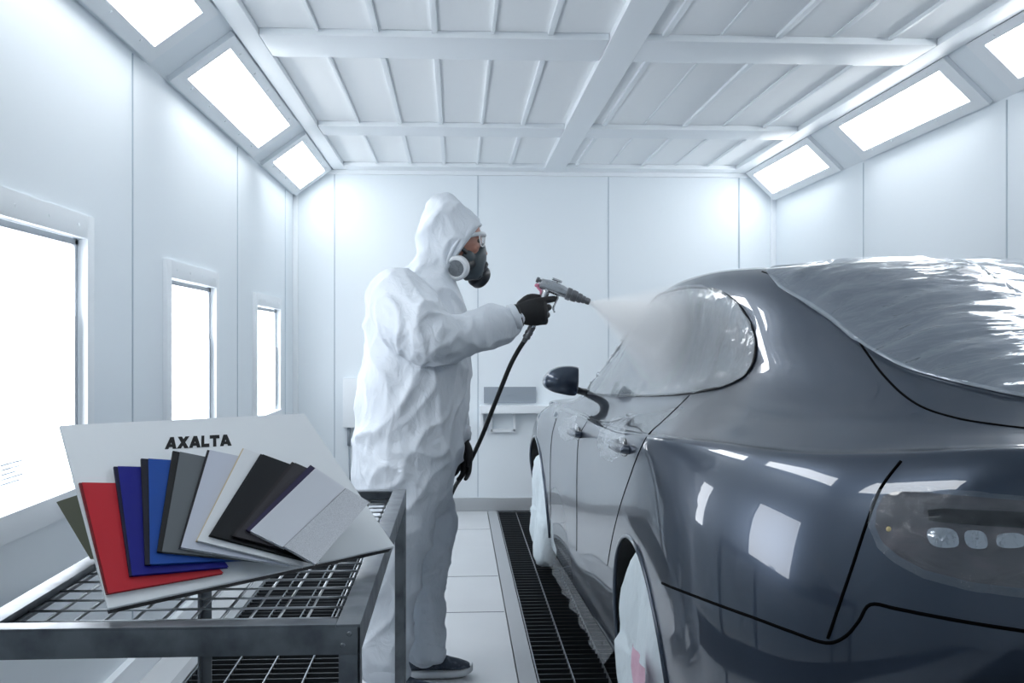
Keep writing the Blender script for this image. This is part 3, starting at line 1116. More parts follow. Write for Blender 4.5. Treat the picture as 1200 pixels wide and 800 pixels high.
# ---- shut lines
def gap(name, path, r=0.0028):
    for mir in (False, True):
        obj(name, strip(path, r * 0.85, -0.0007, 5, mir), M['gap'], car, smooth=True)
gap('tailgate_gap', [(1008, 402), (1019, 418), (1034, 438), (1058, 462), (1086, 479), (1127, 491), (1165, 497), (1205, 502)], 0.0035)
gap('quarter_gap', [(1056, 540), (1040, 560), (1029, 578), (1016, 612), (1000, 660), (985, 704), (970, 748)], 0.0045)
gap('bumper_gap', [(776, 683), (790, 689), (840, 708), (887, 725), (930, 741), (968, 753), (990, 746), (1006, 728), (1020, 708), (1050, 713), (1085, 720), (1140, 730), (1205, 740)], 0.0045)
gap('door_gap', [(808, 463), (796, 475), (776, 494), (760, 509), (748, 532), (737, 562), (727, 592), (718, 628), (712, 662)], 0.003)
gap('door_gap', [(688, 494), (680, 508), (677, 525), (676, 560), (676, 600), (676, 645)], 0.003)
gap('fender_gap', [(652, 490), (647, 510), (645, 540), (645, 580), (645, 622)], 0.003)
gap('roof_gap', [(893, 318), (915, 327), (930, 345)], 0.003)

# ---- wheel arch lips, wheels
for ly in (0.0, 2.66):
    for s in (1, -1):
        bm = bmesh.new()
        pts = []
        AZ, WR = ARCH[ly]
        for k in range(33):
            a = math.radians(-22 + 224 * k / 32)
            y, z = ly + math.cos(a) * (WR + 0.004), AZ + math.sin(a) * (WR + 0.004)
            o_ = CW @ Vector((-s * 1.3, y, z))
            dd = (CW.to_3x3() @ Vector((s, 0, 0))).normalized()
            l, nrm, idx, dist = BV.ray_cast(o_, dd)
            if l is not None:
                pts.append(l - dd * 0.001)
        add_tube(bm, pts, 0.007, 10)
        obj('wheel_arch_lip', bm, M['paint'], car, smooth=True)
        bm = bmesh.new()
        c0 = CW @ Vector((-s * 0.64, ly, AXZ))
        ax = (CW.to_3x3() @ Vector((-s, 0, 0))).normalized()
        add_lathe(bm, c0, ax, [(0, 0.20), (0.0, 0.28), (0.015, 0.305), (0.05, 0.313), (0.15, 0.313), (0.185, 0.305), (0.20, 0.28), (0.19, 0.22), (0.17, 0.2), (0.16, 0.06), (0.17, 0.05), (0.17, 0.0)], 48)
        obj('wheel', bm, M['rubber'], car, angle=40)

# ---- door mirrors
for s in (1, -1):
    bm = bmesh.new()
    f = (lambda p: p) if s == 1 else mirror_pt
    Ym = 4.55
    c = at(656, 446, Ym)
    rings = []
    prof = [(-0.055, 0.15), (-0.05, 0.62), (-0.03, 0.93), (0.0, 1.0), (0.035, 1.0), (0.06, 0.97), (0.075, 0.9)]
    out2d = [(677, 430), (668, 428.5), (656, 429), (645, 433), (638, 440), (635.5, 447), (637.5, 453), (645, 458), (656, 461), (667, 463), (674, 462), (676.5, 452), (677, 441)]
    for (dy, sc_) in reversed(prof):
        ring = []
        for (u, v) in smooth_path([Vector((a, b, 0)) for a, b in out2d + out2d[:1]], 3)[:-1] and [(p.x, p.y) for p in smooth_path([Vector((a, b, 0)) for a, b in out2d + out2d[:1]], 3)[:-1]]:
            p = at(u, v, Ym)
            q = c + (p - c) * sc_
            q.y = Ym - dy * 1.0
            ring.append(f(q))
        rings.append(ring)
    add_loft(bm, rings)
    mi = obj('door_mirror', bm, M['paint'], car, smooth=True)
    bm = bmesh.new()
    base, _n = hit(686, 459)
    a = at(672, 455, Ym)
    add_tube(bm, [f(a), f((a + base) / 2 + Vector((0, 0, -0.004))), f(base + Vector((0.012, 0, -0.004)))], [0.022, 0.024, 0.03], 12, squash=(1, 0.6))
    obj('mirror_stalk', bm, M['black'], mi, smooth=True)

# ---- door handles
for (u, v) in ((677, 507), (731, 523)):
    for s in (1, -1):
        l, nrm = hit(u, v)
        fw = (CW.to_3x3() @ Vector((0, 1, 0))).normalized()
        up = nrm.cross(fw).normalized()
        if up.z < 0:
            up = -up
        f = (lambda p: p) if s == 1 else mirror_pt
        bm = bmesh.new()
        pts = [l + fw * a + nrm * b for a, b in ((-0.10, -0.004), (-0.085, 0.018), (-0.05, 0.030), (0.0, 0.033), (0.05, 0.030), (0.085, 0.018), (0.10, -0.004))]
        add_tube(bm, [f(p) for p in smooth_path(pts, 4)], 0.014, 12, up=None)
        h_ = obj('door_handle', bm, M['paint'], car, smooth=True)
        bm = bmesh.new()
        add_ellipsoid(bm, f(l), (0.012, 0.075, 0.03), Matrix.Rotation(CA, 3, 'Z'))
        obj('handle_recess', bm, M['glass'], h_, smooth=True)

# ---- tail lamps
LAMP = [(1036, 581), (1050, 576), (1080, 577), (1130, 581), (1205, 587), (1205, 690), (1140, 682), (1085, 668), (1054, 652), (1035, 636), (1026, 617), (1028, 597)]
M['lamp_glass'] = mat('smoked tail lamp', (56, 54, 62), 0.05, 0.0, coat=1.0, vary=(7, (84, 68, 76), 0.5, 0.8, (1, 1, 3)))
M['reflector'] = mat('silver lamp reflector', (190, 196, 204), 0.12, 0.9, bump=[(40, 0.6, 0.01)])
M['amber'] = mat('amber bulb', (206, 186, 120), 0.2)


def blob(cx_, cy_, rx, ry, n=16, sk=0.0):
    return [(cx_ + rx * math.copysign(abs(math.cos(a)) ** 0.7, math.cos(a)) + sk * math.sin(a), cy_ + ry * math.copysign(abs(math.sin(a)) ** 0.7, math.sin(a))) for a in [2 * PI * k / n for k in range(n)]]
for mir in (False, True):
    lamp = obj('tail_lamp', patch(LAMP, 9, 0.003, 0.0, mirrored=mir), M['lamp_glass'], car, smooth=True)
    obj('lamp_bar', patch([(1088, 598), (1110, 596), (1205, 600), (1205, 619), (1110, 613), (1090, 610)], 7, 0.0065, 0.0, mirrored=mir), M['gap'], lamp, smooth=True)
    for b_ in (blob(1106, 630, 18, 12, 16, 4), blob(1144, 632, 13, 11, 16, 3), blob(1184, 633, 17, 9)):
        obj('lamp_reflector', patch(b_, 5, 0.007, 0.0, mirrored=mir), M['reflector'], lamp, smooth=True)
    l, nrm = hit(1042, 620)
    bm = bmesh.new()
    add_ellipsoid(bm, mirror_pt(l) if mir else l, (0.006, 0.006, 0.006))
    obj('marker_bulb', bm, M['amber'], lamp, smooth=True)

# ================================================================== MASKING FILM AND CLOTH ON THE CAR
def film_mat(name, rgb, alpha, rough, metal, bump, coat=0.0):
    return mat(name, rgb, rough, metal, alpha=alpha, bump=bump, spec=0.8, coat=coat, coat_rough=0.03)
M['film_side'] = film_mat('clear side film', (190, 200, 210), 0.34, 0.10, 0.0, [(6, 0.35, 0.02, (1, 2.2, 0.4), 1.5), (22, 0.18, 0.005, (1, 2, 0.5), 0.8)], 1.0)
M['film_rear'] = film_mat('shiny rear film', (170, 178, 188), 0.74, 0.10, 0.85, [(9, 0.5, 0.025, (0.3, 1.3, 1.3), 1.0), (36, 0.4, 0.006, (0.25, 1, 1.2), 0.8)], 0.7)
M['film_lamp'] = film_mat('lamp film', (190, 200, 210), 0.12, 0.05, 0.0, [(12, 0.9, 0.025, (1, 1, 1), 1.5), (40, 0.4, 0.006)], 1.0)
M['film_sill'] = film_mat('sill film', (200, 208, 216), 0.16, 0.08, 0.0, [(24, 0.6, 0.02)], 1.0)
M['film_scrap'] = film_mat('crumpled film', (206, 214, 222), 0.30, 0.08, 0.0, [(30, 0.9, 0.02, (1, 1, 1), 1.5)], 1.0)


def wr(scale, amp, st=(1, 1, 1)):
    def f(l, c):
        p = Vector((l.x * st[0], l.y * st[1], l.z * st[2])) * scale
        return amp * (abs(noise.noise(p)) * 1.6 + 0.5 * abs(noise.noise(p * 2.3 + Vector((5, 2, 1)))))
    return f
FILM = [(683, 462), (694, 438), (710, 409), (729, 382), (751, 357), (772, 344), (796, 337), (823, 335), (848, 341), (868, 356), (883, 379), (889, 404), (886, 427), (873, 444), (850, 455), (815, 463), (770, 466), (725, 466)]
fo = obj('masking_film', patch(FILM, 4.0, 0.007, 0.0, wr(6, 0.008, (1, 2.0, 0.5))), M['film_side'], None, smooth=True)
tag(fo, 'clear wrinkled film over the side windows of the grey car', 'film')
FR = [(899, 320), (914, 338), (941, 355), (971, 375), (998, 398), (1026, 416), (1060, 433), (1100, 445), (1140, 455), (1190, 466), (1232, 473), (1232, 309), (1190, 307), (1130, 306), (1060, 304), (1010, 306), (948, 311)]
fo = obj('masking_film', patch(FR, 5.0, 0.007, 0.0, wr(8, 0.010, (0.5, 1.5, 1.5)), both=True, center=True), M['film_rear'], None, smooth=True)
tag(fo, 'shiny wrinkled film over the rear window of the grey car', 'film')
LF = [(1033, 577), (1050, 572), (1080, 572), (1130, 576), (1206, 582), (1206, 700), (1140, 692), (1085, 678), (1052, 661), (1031, 642), (1021, 618), (1024, 594)]
fo = obj('masking_film', patch(LF, 4.0, 0.012, 0.0, wr(11, 0.014)), M['film_lamp'], None, smooth=True)
tag(fo, 'clear film stretched over the smoked tail lamp of the grey car', 'film')
for (u, v, lab) in ((676, 506, 'small scrap of clear film over the front door handle'), (731, 521, 'larger scrap of clear film over the rear door handle')):
    k = 1.0 if u < 700 else 1.45
    fp = [(u - 10 * k, v - 5 * k), (u - 2 * k, v - 12 * k), (u + 9 * k, v - 13 * k), (u + 13 * k, v - 4 * k), (u + 10 * k, v + 8 * k), (u + 2 * k, v + 13 * k), (u - 6 * k, v + 9 * k)]
    fo = obj('masking_film', patch(fp, 2.4, 0.042, 0.0, wr(24, 0.014)), M['film_scrap'], None, smooth=True)
    tag(fo, lab + ' of the grey car', 'film')
# loose film along the sill
bm = bmesh.new()
top = []
N_ = 46
rows_ = []
for k in range(7):
    r_ = []
    for i in range(N_):
        t = i / (N_ - 1)
        ly = 2.24 - 1.84 * t
        wv = 0.004 * math.sin(i * 0.9 + k * 0.5) + 0.014 * noise.noise(Vector((i * 0.35, k * 0.5, 3)))
        zz = 0.215 - k * (0.008 + 0.002 * noise.noise(Vector((i * 0.22, 1.3, 0))))
        r_.append(cl(0.864 + 0.006 * k + wv * (k / 6), ly, zz))
    rows_.append(r_)
add_loft(bm, rows_, cap=False, closed=False)
fo = obj('masking_film', bm, M['film_sill'], None, smooth=True)
tag(fo, 'loose clear film hanging below the door sill of the grey car', 'film')


def wheel_cover(name, label, ly, bottom, extra=None):
    th = thing(name, label, 'cover', cl(0.87, ly, 0.0), CA)
    bm = bmesh.new()
    rings = []
    n = 64
    R0 = 0.36
    for (rr, w) in ((0.02, 0.872), (0.10, 0.872), (0.18, 0.870), (0.24, 0.868), (0.280, 0.862), (0.306, 0.85), (0.321, 0.82), (0.323, 0.77)):
        ring = []
        for j in range(n):
            a = 2 * PI * j / n
            y = math.cos(a) * rr
            z = math.sin(a) * rr
            fold = 0.022 * noise.noise(Vector((y * 11 + z * 2.5 + ly, z * 3.2 - y * 1.5, 1.7 + ly))) + 0.012 * abs(noise.noise(Vector((y * 24 - z * 6, z * 5, ly))))
            # the cloth sags: below the hub it hangs to the floor
            if z < 0:
                z *= (AXZ - 0.006) / 0.323
                w2 = w + 0.02 * (rr / 0.323)
            else:
                w2 = w
            z2 = max(AXZ + z, 0.012)
            ring.append(cl(w2 + fold * min(1, rr / 0.15), ly + y * 0.97, z2))
        rings.append(ring)
    add_loft(bm, rings, cap=True)
    obj('cloth', bm, M['cloth'], th, smooth=True)
    return th
wheel_cover('wheel_cover', 'white cloth bag over the front wheel of the grey car', 2.66, 0)
wc = wheel_cover('wheel_cover', 'large pale cloth bag with a pink patch over the rear wheel', 0.0, 0)
bm = bmesh.new()
rows_ = []
for k in range(9):
    r_ = []
    for i in range(9):
        s_ = i / 8
        t = k / 8
        ly = -0.135 - 0.135 * s_ + 0.03 * t
        z = 0.40 - 0.27 * t - 0.03 * s_
        r_.append(cl(0.906 + 0.010 * math.sin(i * 1.3 + k) * 0.6, ly, z))
    rows_.append(r_)
add_loft(bm, rows_, cap=False, closed=False)
obj('pink_patch', bm, M['cloth_pink'], wc, smooth=True)
# ================================================================== THE PAINTER
PY = 3.72


def px(n, Y=PY):
    return n * Y / F


def el_ring(c, rx, ry, n=28, tilt=0.0):
    """flat ring about a vertical axis; tilt leans it in the XZ plane"""
    ct, st = math.cos(tilt), math.sin(tilt)
    out = []
    for k in range(n):
        a = 2 * PI * k / n
        ex = 2.3
        cx_, sx_ = math.cos(a), math.sin(a)
        x = rx * math.copysign(abs(cx_) ** (2 / ex), cx_)
        y = ry * math.copysign(abs(sx_) ** (2 / ex), sx_)
        out.append(Vector((c.x + x * ct, c.y + y, c.z + x * st)))
    return out


def torso_loft(bm, secs, Y=PY):
    rings = []
    for (v, uc, hd, hw, tilt) in secs:
        rings.append(el_ring(at(uc, v, Y), px(hd, Y), hw, 28, tilt))
    add_loft(bm, rings)


def limb(bm, pts, seg=18):
    """pts: (u, v, Y, radius in metres); rounded ends"""
    P = [at(u, v, Y) for (u, v, Y, r) in pts]
    R = [r for (*_, r) in pts]
    Ps = smooth_path(P, 4)
    Rs = [p.x for p in smooth_path([Vector((r, 0, 0)) for r in R], 4)]
    add_capsule_chain(bm, Ps, Rs, seg)


FLOOR_FAR, FLOOR_NEAR = 3.80, 3.60
person = thing('person', 'person in hooded white coverall and respirator spraying the car with a raised right arm', 'person', (at(480, 600, PY).x, PY, 0))

# ---- skin: one continuous body inside the clothes
bm = bmesh.new()
hc = at(538, 286, PY)
add_ellipsoid(bm, hc, (0.083, 0.074, 0.112), Matrix.Rotation(math.radians(8), 3, 'Y'), 32, 24)
add_ellipsoid(bm, at(527, 279, PY), (0.088, 0.078, 0.092), None, 28, 20)
add_ellipsoid(bm, at(552, 312, PY), (0.042, 0.040, 0.040))                     # chin and jaw
add_capsule_chain(bm, [at(561, 284, PY), at(565, 292, PY), at(567, 297, PY)], [0.010, 0.013, 0.015])   # nose
add_ellipsoid(bm, at(559.5, 276, PY), (0.014, 0.052, 0.011))                    # brow
for s in (-1, 1):
    add_ellipsoid(bm, at(553, 292, PY) + Vector((0, s * 0.042, 0)), (0.026, 0.024, 0.022))   # cheeks
    add_ellipsoid(bm, at(530, 289, PY) + Vector((0, s * 0.076, 0)), (0.020, 0.010, 0.032))   # ears
add_capsule_chain(bm, [at(522, 303, PY), at(502, 335, PY)], [0.052, 0.058])      # neck
torso_loft(bm, [(340, 494, 30, 0.10, 0), (355, 488, 38, 0.17, 0), (385, 487, 40, 0.19, 0), (440, 486, 40, 0.175, 0), (490, 482, 42, 0.175, 0), (545, 478, 44, 0.185, 0), (575, 476, 38, 0.17, 0)])
limb(bm, [(478, 362, PY - 0.17, 0.065), (515, 396, PY - 0.22, 0.052), (560, 386, PY - 0.19, 0.045), (604, 371, PY - 0.17, 0.033)])
limb(bm, [(486, 362, PY + 0.17, 0.065), (512, 440, PY + 0.18, 0.050), (532, 500, PY + 0.10, 0.034)])
limb(bm, [(472, 560, PY - 0.09, 0.085), (456, 680, FLOOR_NEAR, 0.060), (448, 780, FLOOR_NEAR, 0.042)])
limb(bm, [(484, 560, PY + 0.08, 0.085), (496, 680, FLOOR_FAR, 0.060), (494, 762, FLOOR_FAR, 0.042)])
obj_me('body', remeshed(bm, 0.007, 3), M['skin'], person, smooth=True)
# eyes
M['eye'] = mat('eye', (60, 50, 46), 0.15)
for s in (-1, 1):
    bm = bmesh.new()
    add_ellipsoid(bm, at(558.5, 283.5, PY) + Vector((0, s * 0.032, 0)), (0.012, 0.014, 0.012))
    obj('eye', bm, M['eye'], person, smooth=True)

# ---- coverall with hood
bm = bmesh.new()
torso_loft(bm, [(306, 502, 19, 0.075, 0.3), (313, 495, 31, 0.095, 0.3), (322, 490, 41, 0.13, 0.25), (332, 486, 47, 0.175, 0.2), (345, 486, 53, 0.215, 0.12), (365, 488, 57, 0.245, 0.05), (400, 488, 60, 0.258, 0), (440, 487, 62, 0.255, 0),
                (480, 483, 64, 0.252, 0), (520, 479, 65, 0.258, 0), (555, 474, 61, 0.250, 0), (585, 472, 56, 0.225, 0), (600, 472, 50, 0.19, 0)])
# right sleeve (towards the camera), raised
limb(bm, [(468, 352, PY - 0.17, 0.118), (482, 376, PY - 0.25, 0.118), (505, 393, PY - 0.28, 0.104), (530, 396, PY - 0.26, 0.086), (558, 389, PY - 0.22, 0.074), (582, 381, PY - 0.19, 0.066), (598, 375, PY - 0.175, 0.054), (605.5, 371, PY - 0.17, 0.043)])
# left sleeve, hanging
limb(bm, [(480, 352, PY + 0.17, 0.112), (500, 400, PY + 0.22, 0.10), (517, 450, PY + 0.20, 0.085), (531, 492, PY + 0.12, 0.068), (538, 512, PY + 0.09, 0.050)])
# trouser legs
limb(bm, [(470, 565, PY - 0.09, 0.150), (464, 620, PY - 0.11, 0.130), (458, 680, FLOOR_NEAR, 0.102), (454, 735, FLOOR_NEAR, 0.090), (450, 778, FLOOR_NEAR, 0.084)])
limb(bm, [(486, 565, PY + 0.07, 0.150), (496, 620, PY + 0.08, 0.118), (499, 670, FLOOR_FAR, 0.080), (497, 710, FLOOR_FAR, 0.072), (495, 745, FLOOR_FAR, 0.076), (494, 752, FLOOR_FAR, 0.082)])
# hood: a sack round the head, open towards the face
hb = bmesh.new()
hood_secs = [(226.5, 521, 4, 0.02), (228.5, 520, 10, 0.045), (233, 519, 15, 0.066), (240, 520, 20, 0.084), (250, 523, 28, 0.100), (262, 527, 36, 0.110), (275, 530, 40, 0.114), (288, 530, 41, 0.114), (300, 525, 40, 0.110), (312, 515, 38, 0.108), (324, 503, 37, 0.115)]
rings = [el_ring(at(uc, v, PY), px(hd), hw, 28, 0.12) for (v, uc, hd, hw) in hood_secs]
add_loft(hb, rings)
pa, pb = at(564, 262, PY), at(524, 320, PY)
dirn = (pb - pa).normalized()
nrm = Vector((-dirn.z, 0, dirn.x))
if nrm.x < 0:
    nrm = -nrm
bmesh.ops.bisect_plane(hb, geom=hb.verts[:] + hb.edges[:] + hb.faces[:], plane_co=pa, plane_no=nrm, clear_outer=True)
bmesh.ops.holes_fill(hb, edges=[e for e in hb.edges if e.is_boundary])
# dish the opening in so that the hood reads as a rim
tmp = bpy.data.meshes.new('h')
hb.to_mesh(tmp)
bm.from_mesh(tmp)
hb.free()
suit = remeshed(bm, 0.0065, 6)


ELB, KNE, WAI, NCK = at(508, 394, PY - 0.27), at(498, 668, FLOOR_FAR), at(482, 575, PY), at(505, 325, PY)
WRI, ANK = at(600, 373, PY - 0.17), at(496, 745, FLOOR_FAR)


def ridge(v, k=3):
    return (1 - min(1, abs(v) * 1.7)) ** k


def suit_fold(p):
    """creases: long pulls over the body, tighter folds gathered round elbow, knee, crotch, wrist, ankle and neck"""
    w = Vector((noise.noise(p * 5), noise.noise(p * 5 + Vector((7, 1, 3))), noise.noise(p * 5 + Vector((2, 9, 4))))) * 0.055
    q = p + w
    a = ridge(noise.noise(Vector((q.x * 4.2 + q.z * 2.6, q.y * 4.5, q.z * 3.4 - q.x * 2.2))), 3) * 0.016
    b = ridge(noise.noise(Vector((q.x * 7.5 - q.z * 4.5 + 3, q.y * 8, q.z * 5.5 + q.x * 4)))) * 0.010
    c = ridge(noise.noise(Vector((q.x * 15 + q.z * 6 + 9, q.y * 15, q.z * 10 + q.x * 7))), 2) * 0.0028
    o_ = a + b + c - 0.010
    for (C0_, rad_, st, am) in ((ELB, 0.20, (30, 22, 14), 0.010), (KNE, 0.22, (14, 14, 30), 0.010), (WAI, 0.22, (16, 14, 26), 0.010), (NCK, 0.16, (26, 18, 26), 0.008), (WRI, 0.14, (48, 18, 18), 0.006), (ANK, 0.16, (12, 12, 44), 0.008)):
        d_ = (p - C0_).length
        if d_ < rad_:
            k = (1 - d_ / rad_)
            o_ += am * min(1, k * 1.8) * (ridge(noise.noise(Vector((q.x * st[0] * 0.8, q.y * st[1] * 0.8, q.z * st[2] * 0.8))), 2) - 0.35)
    return o_
for _ in range(1):
    suit.update()
    ns = [v.normal.copy() for v in suit.vertices]
    ps = [v.co.copy() for v in suit.vertices]
    zf = at(0, 262, PY).z
    for v, n_, p in zip(suit.vertices, ns, ps):
        # keep the flat face opening clean
        k = 1.0
        dplane = (p - pa).dot(nrm)
        if p.z > at(0, 322, PY).z and abs(dplane) < 0.012:
            k = 0.15
        v.co = p + n_ * suit_fold(p) * k
sb_ = bmesh.new()
sb_.from_mesh(suit)
for _ in range(3):
    bmesh.ops.smooth_vert(sb_, verts=sb_.verts, factor=0.5, use_axis_x=True, use_axis_y=True, use_axis_z=True)
sb_.to_mesh(suit)
sb_.free()
suit_o = obj_me('coverall', suit, M['suit'], person, smooth=True)
# rim of the hood
bm = bmesh.new()
rim = []
for (u, v, dy) in ((563, 263, 0.0), (560, 265, -0.045), (551, 272, -0.080), (541, 281, -0.098), (533, 291, -0.104), (527, 303, -0.104), (524, 315, -0.092), (527, 325, -0.06), (530, 328, 0.0)):
    rim.append(at(u, v, PY) + Vector((0, dy, 0)))
full = rim + [Vector((p.x, 2 * PY - p.y, p.z)) for p in reversed(rim[1:-1])]
full = smooth_path(full + full[:1], 4)
add_tube(bm, full, 0.0065, 8, cap=False)
obj('hood_rim', bm, M['suit'], suit_o, smooth=True)
# cuffs
bm = bmesh.new()
a, b = at(600, 373, PY - 0.172), at(607.5, 370, PY - 0.17)
add_tube(bm, [a, a + (b - a) * 0.3, a + (b - a) * 0.5, a + (b - a) * 0.8, b], [0.050, 0.047, 0.049, 0.044, 0.042], 20)
obj('cuff', bm, M['suit'], suit_o, smooth=True)
bm = bmesh.new()
a, b = at(536.5, 503, PY + 0.10), at(539, 517, PY + 0.085)
add_tube(bm, [a, a + (b - a) * 0.3, a + (b - a) * 0.5, a + (b - a) * 0.8, b], [0.050, 0.046, 0.049, 0.044, 0.041], 20)
obj('cuff', bm, M['suit'], suit_o, smooth=True)
bm = bmesh.new()
c = at(495, 762, FLOOR_FAR)
add_loft(bm, [el_ring(c + Vector((dx, 0, dz)), rx, ry, 24, -0.12) for dx, dz, rx, ry in ((0, 0.055, .076, .07), (0, 0.03, .081, .074), (.004, 0.008, .086, .078), (.006, -0.012, .082, .074), (.004, -0.03, .074, .068))])
obj('trouser_cuff', bm, M['suit'], suit_o, smooth=True)
bm = bmesh.new()
c = at(450, 786, FLOOR_NEAR)
add_loft(bm, [el_ring(c + Vector((dx, 0, dz)), rx, ry, 24, -0.12) for dx, dz, rx, ry in ((0, 0.055, .082, .076), (0, 0.03, .088, .08), (.004, 0.008, .092, .084), (.006, -0.012, .088, .08), (.004, -0.03, .078, .072))])
obj('trouser_cuff', bm, M['suit'], suit_o, smooth=True)


# ---- hands in black gloves: palm, four fingers, thumb
def hand(wrist, d, nrm_, curls, thumb, scale=1.0, spread=0.05, back=1.0):
    """d: wrist to knuckles, nrm_: way the palm faces; curls: per finger (knuckle, middle, end) degrees, index first; thumb: list of local points"""
    d = d.normalized()
    n_ = (nrm_ - d * nrm_.dot(d)).normalized()
    s = n_.cross(d).normalized() * back          # towards the index finger
    bm = bmesh.new()
    L = 0.088 * scale
    prof = [(-0.025, 0.028, 0.024), (0.0, 0.031, 0.022), (0.03, 0.040, 0.020), (0.06, 0.044, 0.018), (L - 0.006, 0.042, 0.015), (L + 0.004, 0.036, 0.010)]
    rings = []
    for (x, hs, hn) in prof:
        c_ = wrist + d * x
        rings.append([c_ + s * (hs * scale * math.cos(t)) + n_ * (hn * scale * math.sin(t)) for t in [2 * PI * k / 20 for k in range(20)]])
    add_loft(bm, rings)
    lens = [(0.040, 0.025, 0.021), (0.044, 0.028, 0.022), (0.041, 0.026, 0.021), (0.032, 0.021, 0.019)]
    offs = [0.034, 0.0115, -0.0112, -0.0325]
    for i in range(4):
        p = wrist + d * (L - 0.008 - 0.004 * abs(i - 1)) * 1.0 + s * offs[i] * scale
        pts = [p - d * 0.02, p]
        ang = 0.0
        sp = spread * (1.5 - i)
        for k in range(3):
            ang += math.radians(curls[i][k])
            dd = (d * math.cos(ang) + n_ * math.sin(ang) + s * sp * math.cos(ang)).normalized()
            p = p + dd * lens[i][k] * scale
            pts.append(p)
        r = [0.0115, 0.0118, 0.0108, 0.0098, 0.0085]
        if i == 3:
            r = [x * 0.9 for x in r]
        add_capsule_chain(bm, smooth_path(pts, 3), [q.x for q in smooth_path([Vector((x * scale, 0, 0)) for x in r], 3)], 10)
    tp = [wrist + d * a * scale + s * b * scale + n_ * c_ * scale for a, b, c_ in thumb]
    add_capsule_chain(bm, smooth_path(tp, 3), [q.x for q in smooth_path([Vector((x * scale, 0, 0)) for x in (0.017, 0.0155, 0.013, 0.0115)[:len(tp)]], 3)], 10)
    return remeshed(bm, 0.0026, 3)
HY = PY - 0.17
gw = at(607.5, 367.5, HY)
gd = at(640, 364.5, HY) - gw
hand_r = hand(gw, gd, Vector((0, 1, 0)), [(22, 48, 30), (62, 82, 55), (66, 86, 58), (70, 88, 60)], [(0.012, 0.026, 0.010), (0.040, 0.045, 0.022), (0.068, 0.045, 0.036), (0.092, 0.038, 0.040)], 1.10, 0.05, -1.0)
obj_me('glove', hand_r, M['glove'], person, smooth=True)
lw = at(541.5, 518, PY + 0.085)
ld = Vector((0.002, -0.02, -1))
hand_l = hand(lw, ld, Vector((-0.45, -0.9, 0)), [(18, 26, 18), (24, 30, 20), (28, 34, 22), (32, 36, 24)], [(0.010, 0.024, 0.008), (0.035, 0.042, 0.020), (0.060, 0.047, 0.030), (0.085, 0.044, 0.036)], 0.92)
obj_me('glove', hand_l, M['glove'], person, smooth=True)
# rolled cuff of the right glove
bm = bmesh.new()
a, b = at(605.5, 370.5, HY), at(611, 369.2, HY)
add_tube(bm, [a, a + (b - a) * 0.4, b], [0.043, 0.042, 0.038], 20, squash=(1, 0.75), up=(0, 1, 0))
obj('glove_cuff', bm, M['glove'], person, smooth=True)

# ---- shoes
def shoe(heel, toe, floor_z=0.0):
    """heel, toe: floor points"""
    d = (toe - heel)
    L = d.length
    d.normalize()
    s = Vector((-d.y, d.x, 0))
    up = Vector((0, 0, 1))
    prof = [(0.0, 0.026, 0.045, 0.060), (0.06, 0.034, 0.08, 0.085), (0.20, 0.036, 0.098, 0.098), (0.36, 0.036, 0.095, 0.088), (0.50, 0.040, 0.076, 0.066), (0.66, 0.046, 0.062, 0.050), (0.80, 0.046, 0.052, 0.038), (0.92, 0.036, 0.040, 0.026), (0.985, 0.020, 0.028, 0.014)]
    rings = []
    for (t, hw, h, mid) in prof:
        c_ = heel + d * (L * t)
        z0 = 0.026 + (0.014 * max(0, (t - 0.75) / 0.25) ** 2)
        ring = []
        for k in range(20):
            a = 2 * PI * k / 20
            x = math.cos(a)
            y = math.sin(a)
            zz = z0 + (h - z0 + 0.012) * (0.5 + 0.5 * y)
            wv = hw * x * (1.0 if y < 0.2 else 1 - 0.42 * (y - 0.2) / 0.8)
            ring.append(c_ + s * wv + up * zz)
        rings.append(ring)
    up_bm = bmesh.new()
    add_loft(up_bm, rings)
    so = bmesh.new()
    rings = []
    for (t, hw) in ((-0.02, 0.012), (0.0, 0.030), (0.08, 0.038), (0.25, 0.040), (0.45, 0.042), (0.68, 0.050), (0.85, 0.046), (0.96, 0.030), (1.0, 0.012)):
        c_ = heel + d * (L * t)
        lift = 0.018 * max(0, (t - 0.7) / 0.3) ** 2
        ring = []
        for k in range(16):
            a = 2 * PI * k / 16
            x, y = math.cos(a), math.sin(a)
            ring.append(c_ + s * (hw * math.copysign(abs(x) ** 0.6, x)) + up * (lift + 0.017 + 0.0155 * math.copysign(abs(y) ** 0.6, y)))
        rings.append(ring)
    add_loft(so, rings)
    la = bmesh.new()
    for k in range(5):
        t = 0.40 + 0.06 * k
        h = 0.090 - 0.009 * k + 0.006
        c_ = heel + d * (L * t)
        add_tube(la, [c_ - s * 0.026 + up * (h - 0.014), c_ - s * 0.012 + up * (h + 0.001), c_ + s * 0.012 + up * (h + 0.001), c_ + s * 0.026 + up * (h - 0.014)], 0.003, 6)
    return up_bm, so, la
for (h, t) in ((at_z(476, 794, 0), at_z(554, 791, 0)), (Vector((at(432, 800, FLOOR_NEAR).x, FLOOR_NEAR, 0)), Vector((at(432, 800, FLOOR_NEAR).x + 0.27, FLOOR_NEAR - 0.05, 0)))):
    u_, s_, l_ = shoe(h, t)
    sh = obj('shoe', u_, M['shoe'], person, smooth=True)
    obj('sole', s_, M['sole'], sh, smooth=True)
    obj('laces', l_, M['mask_dark'], sh, smooth=True)

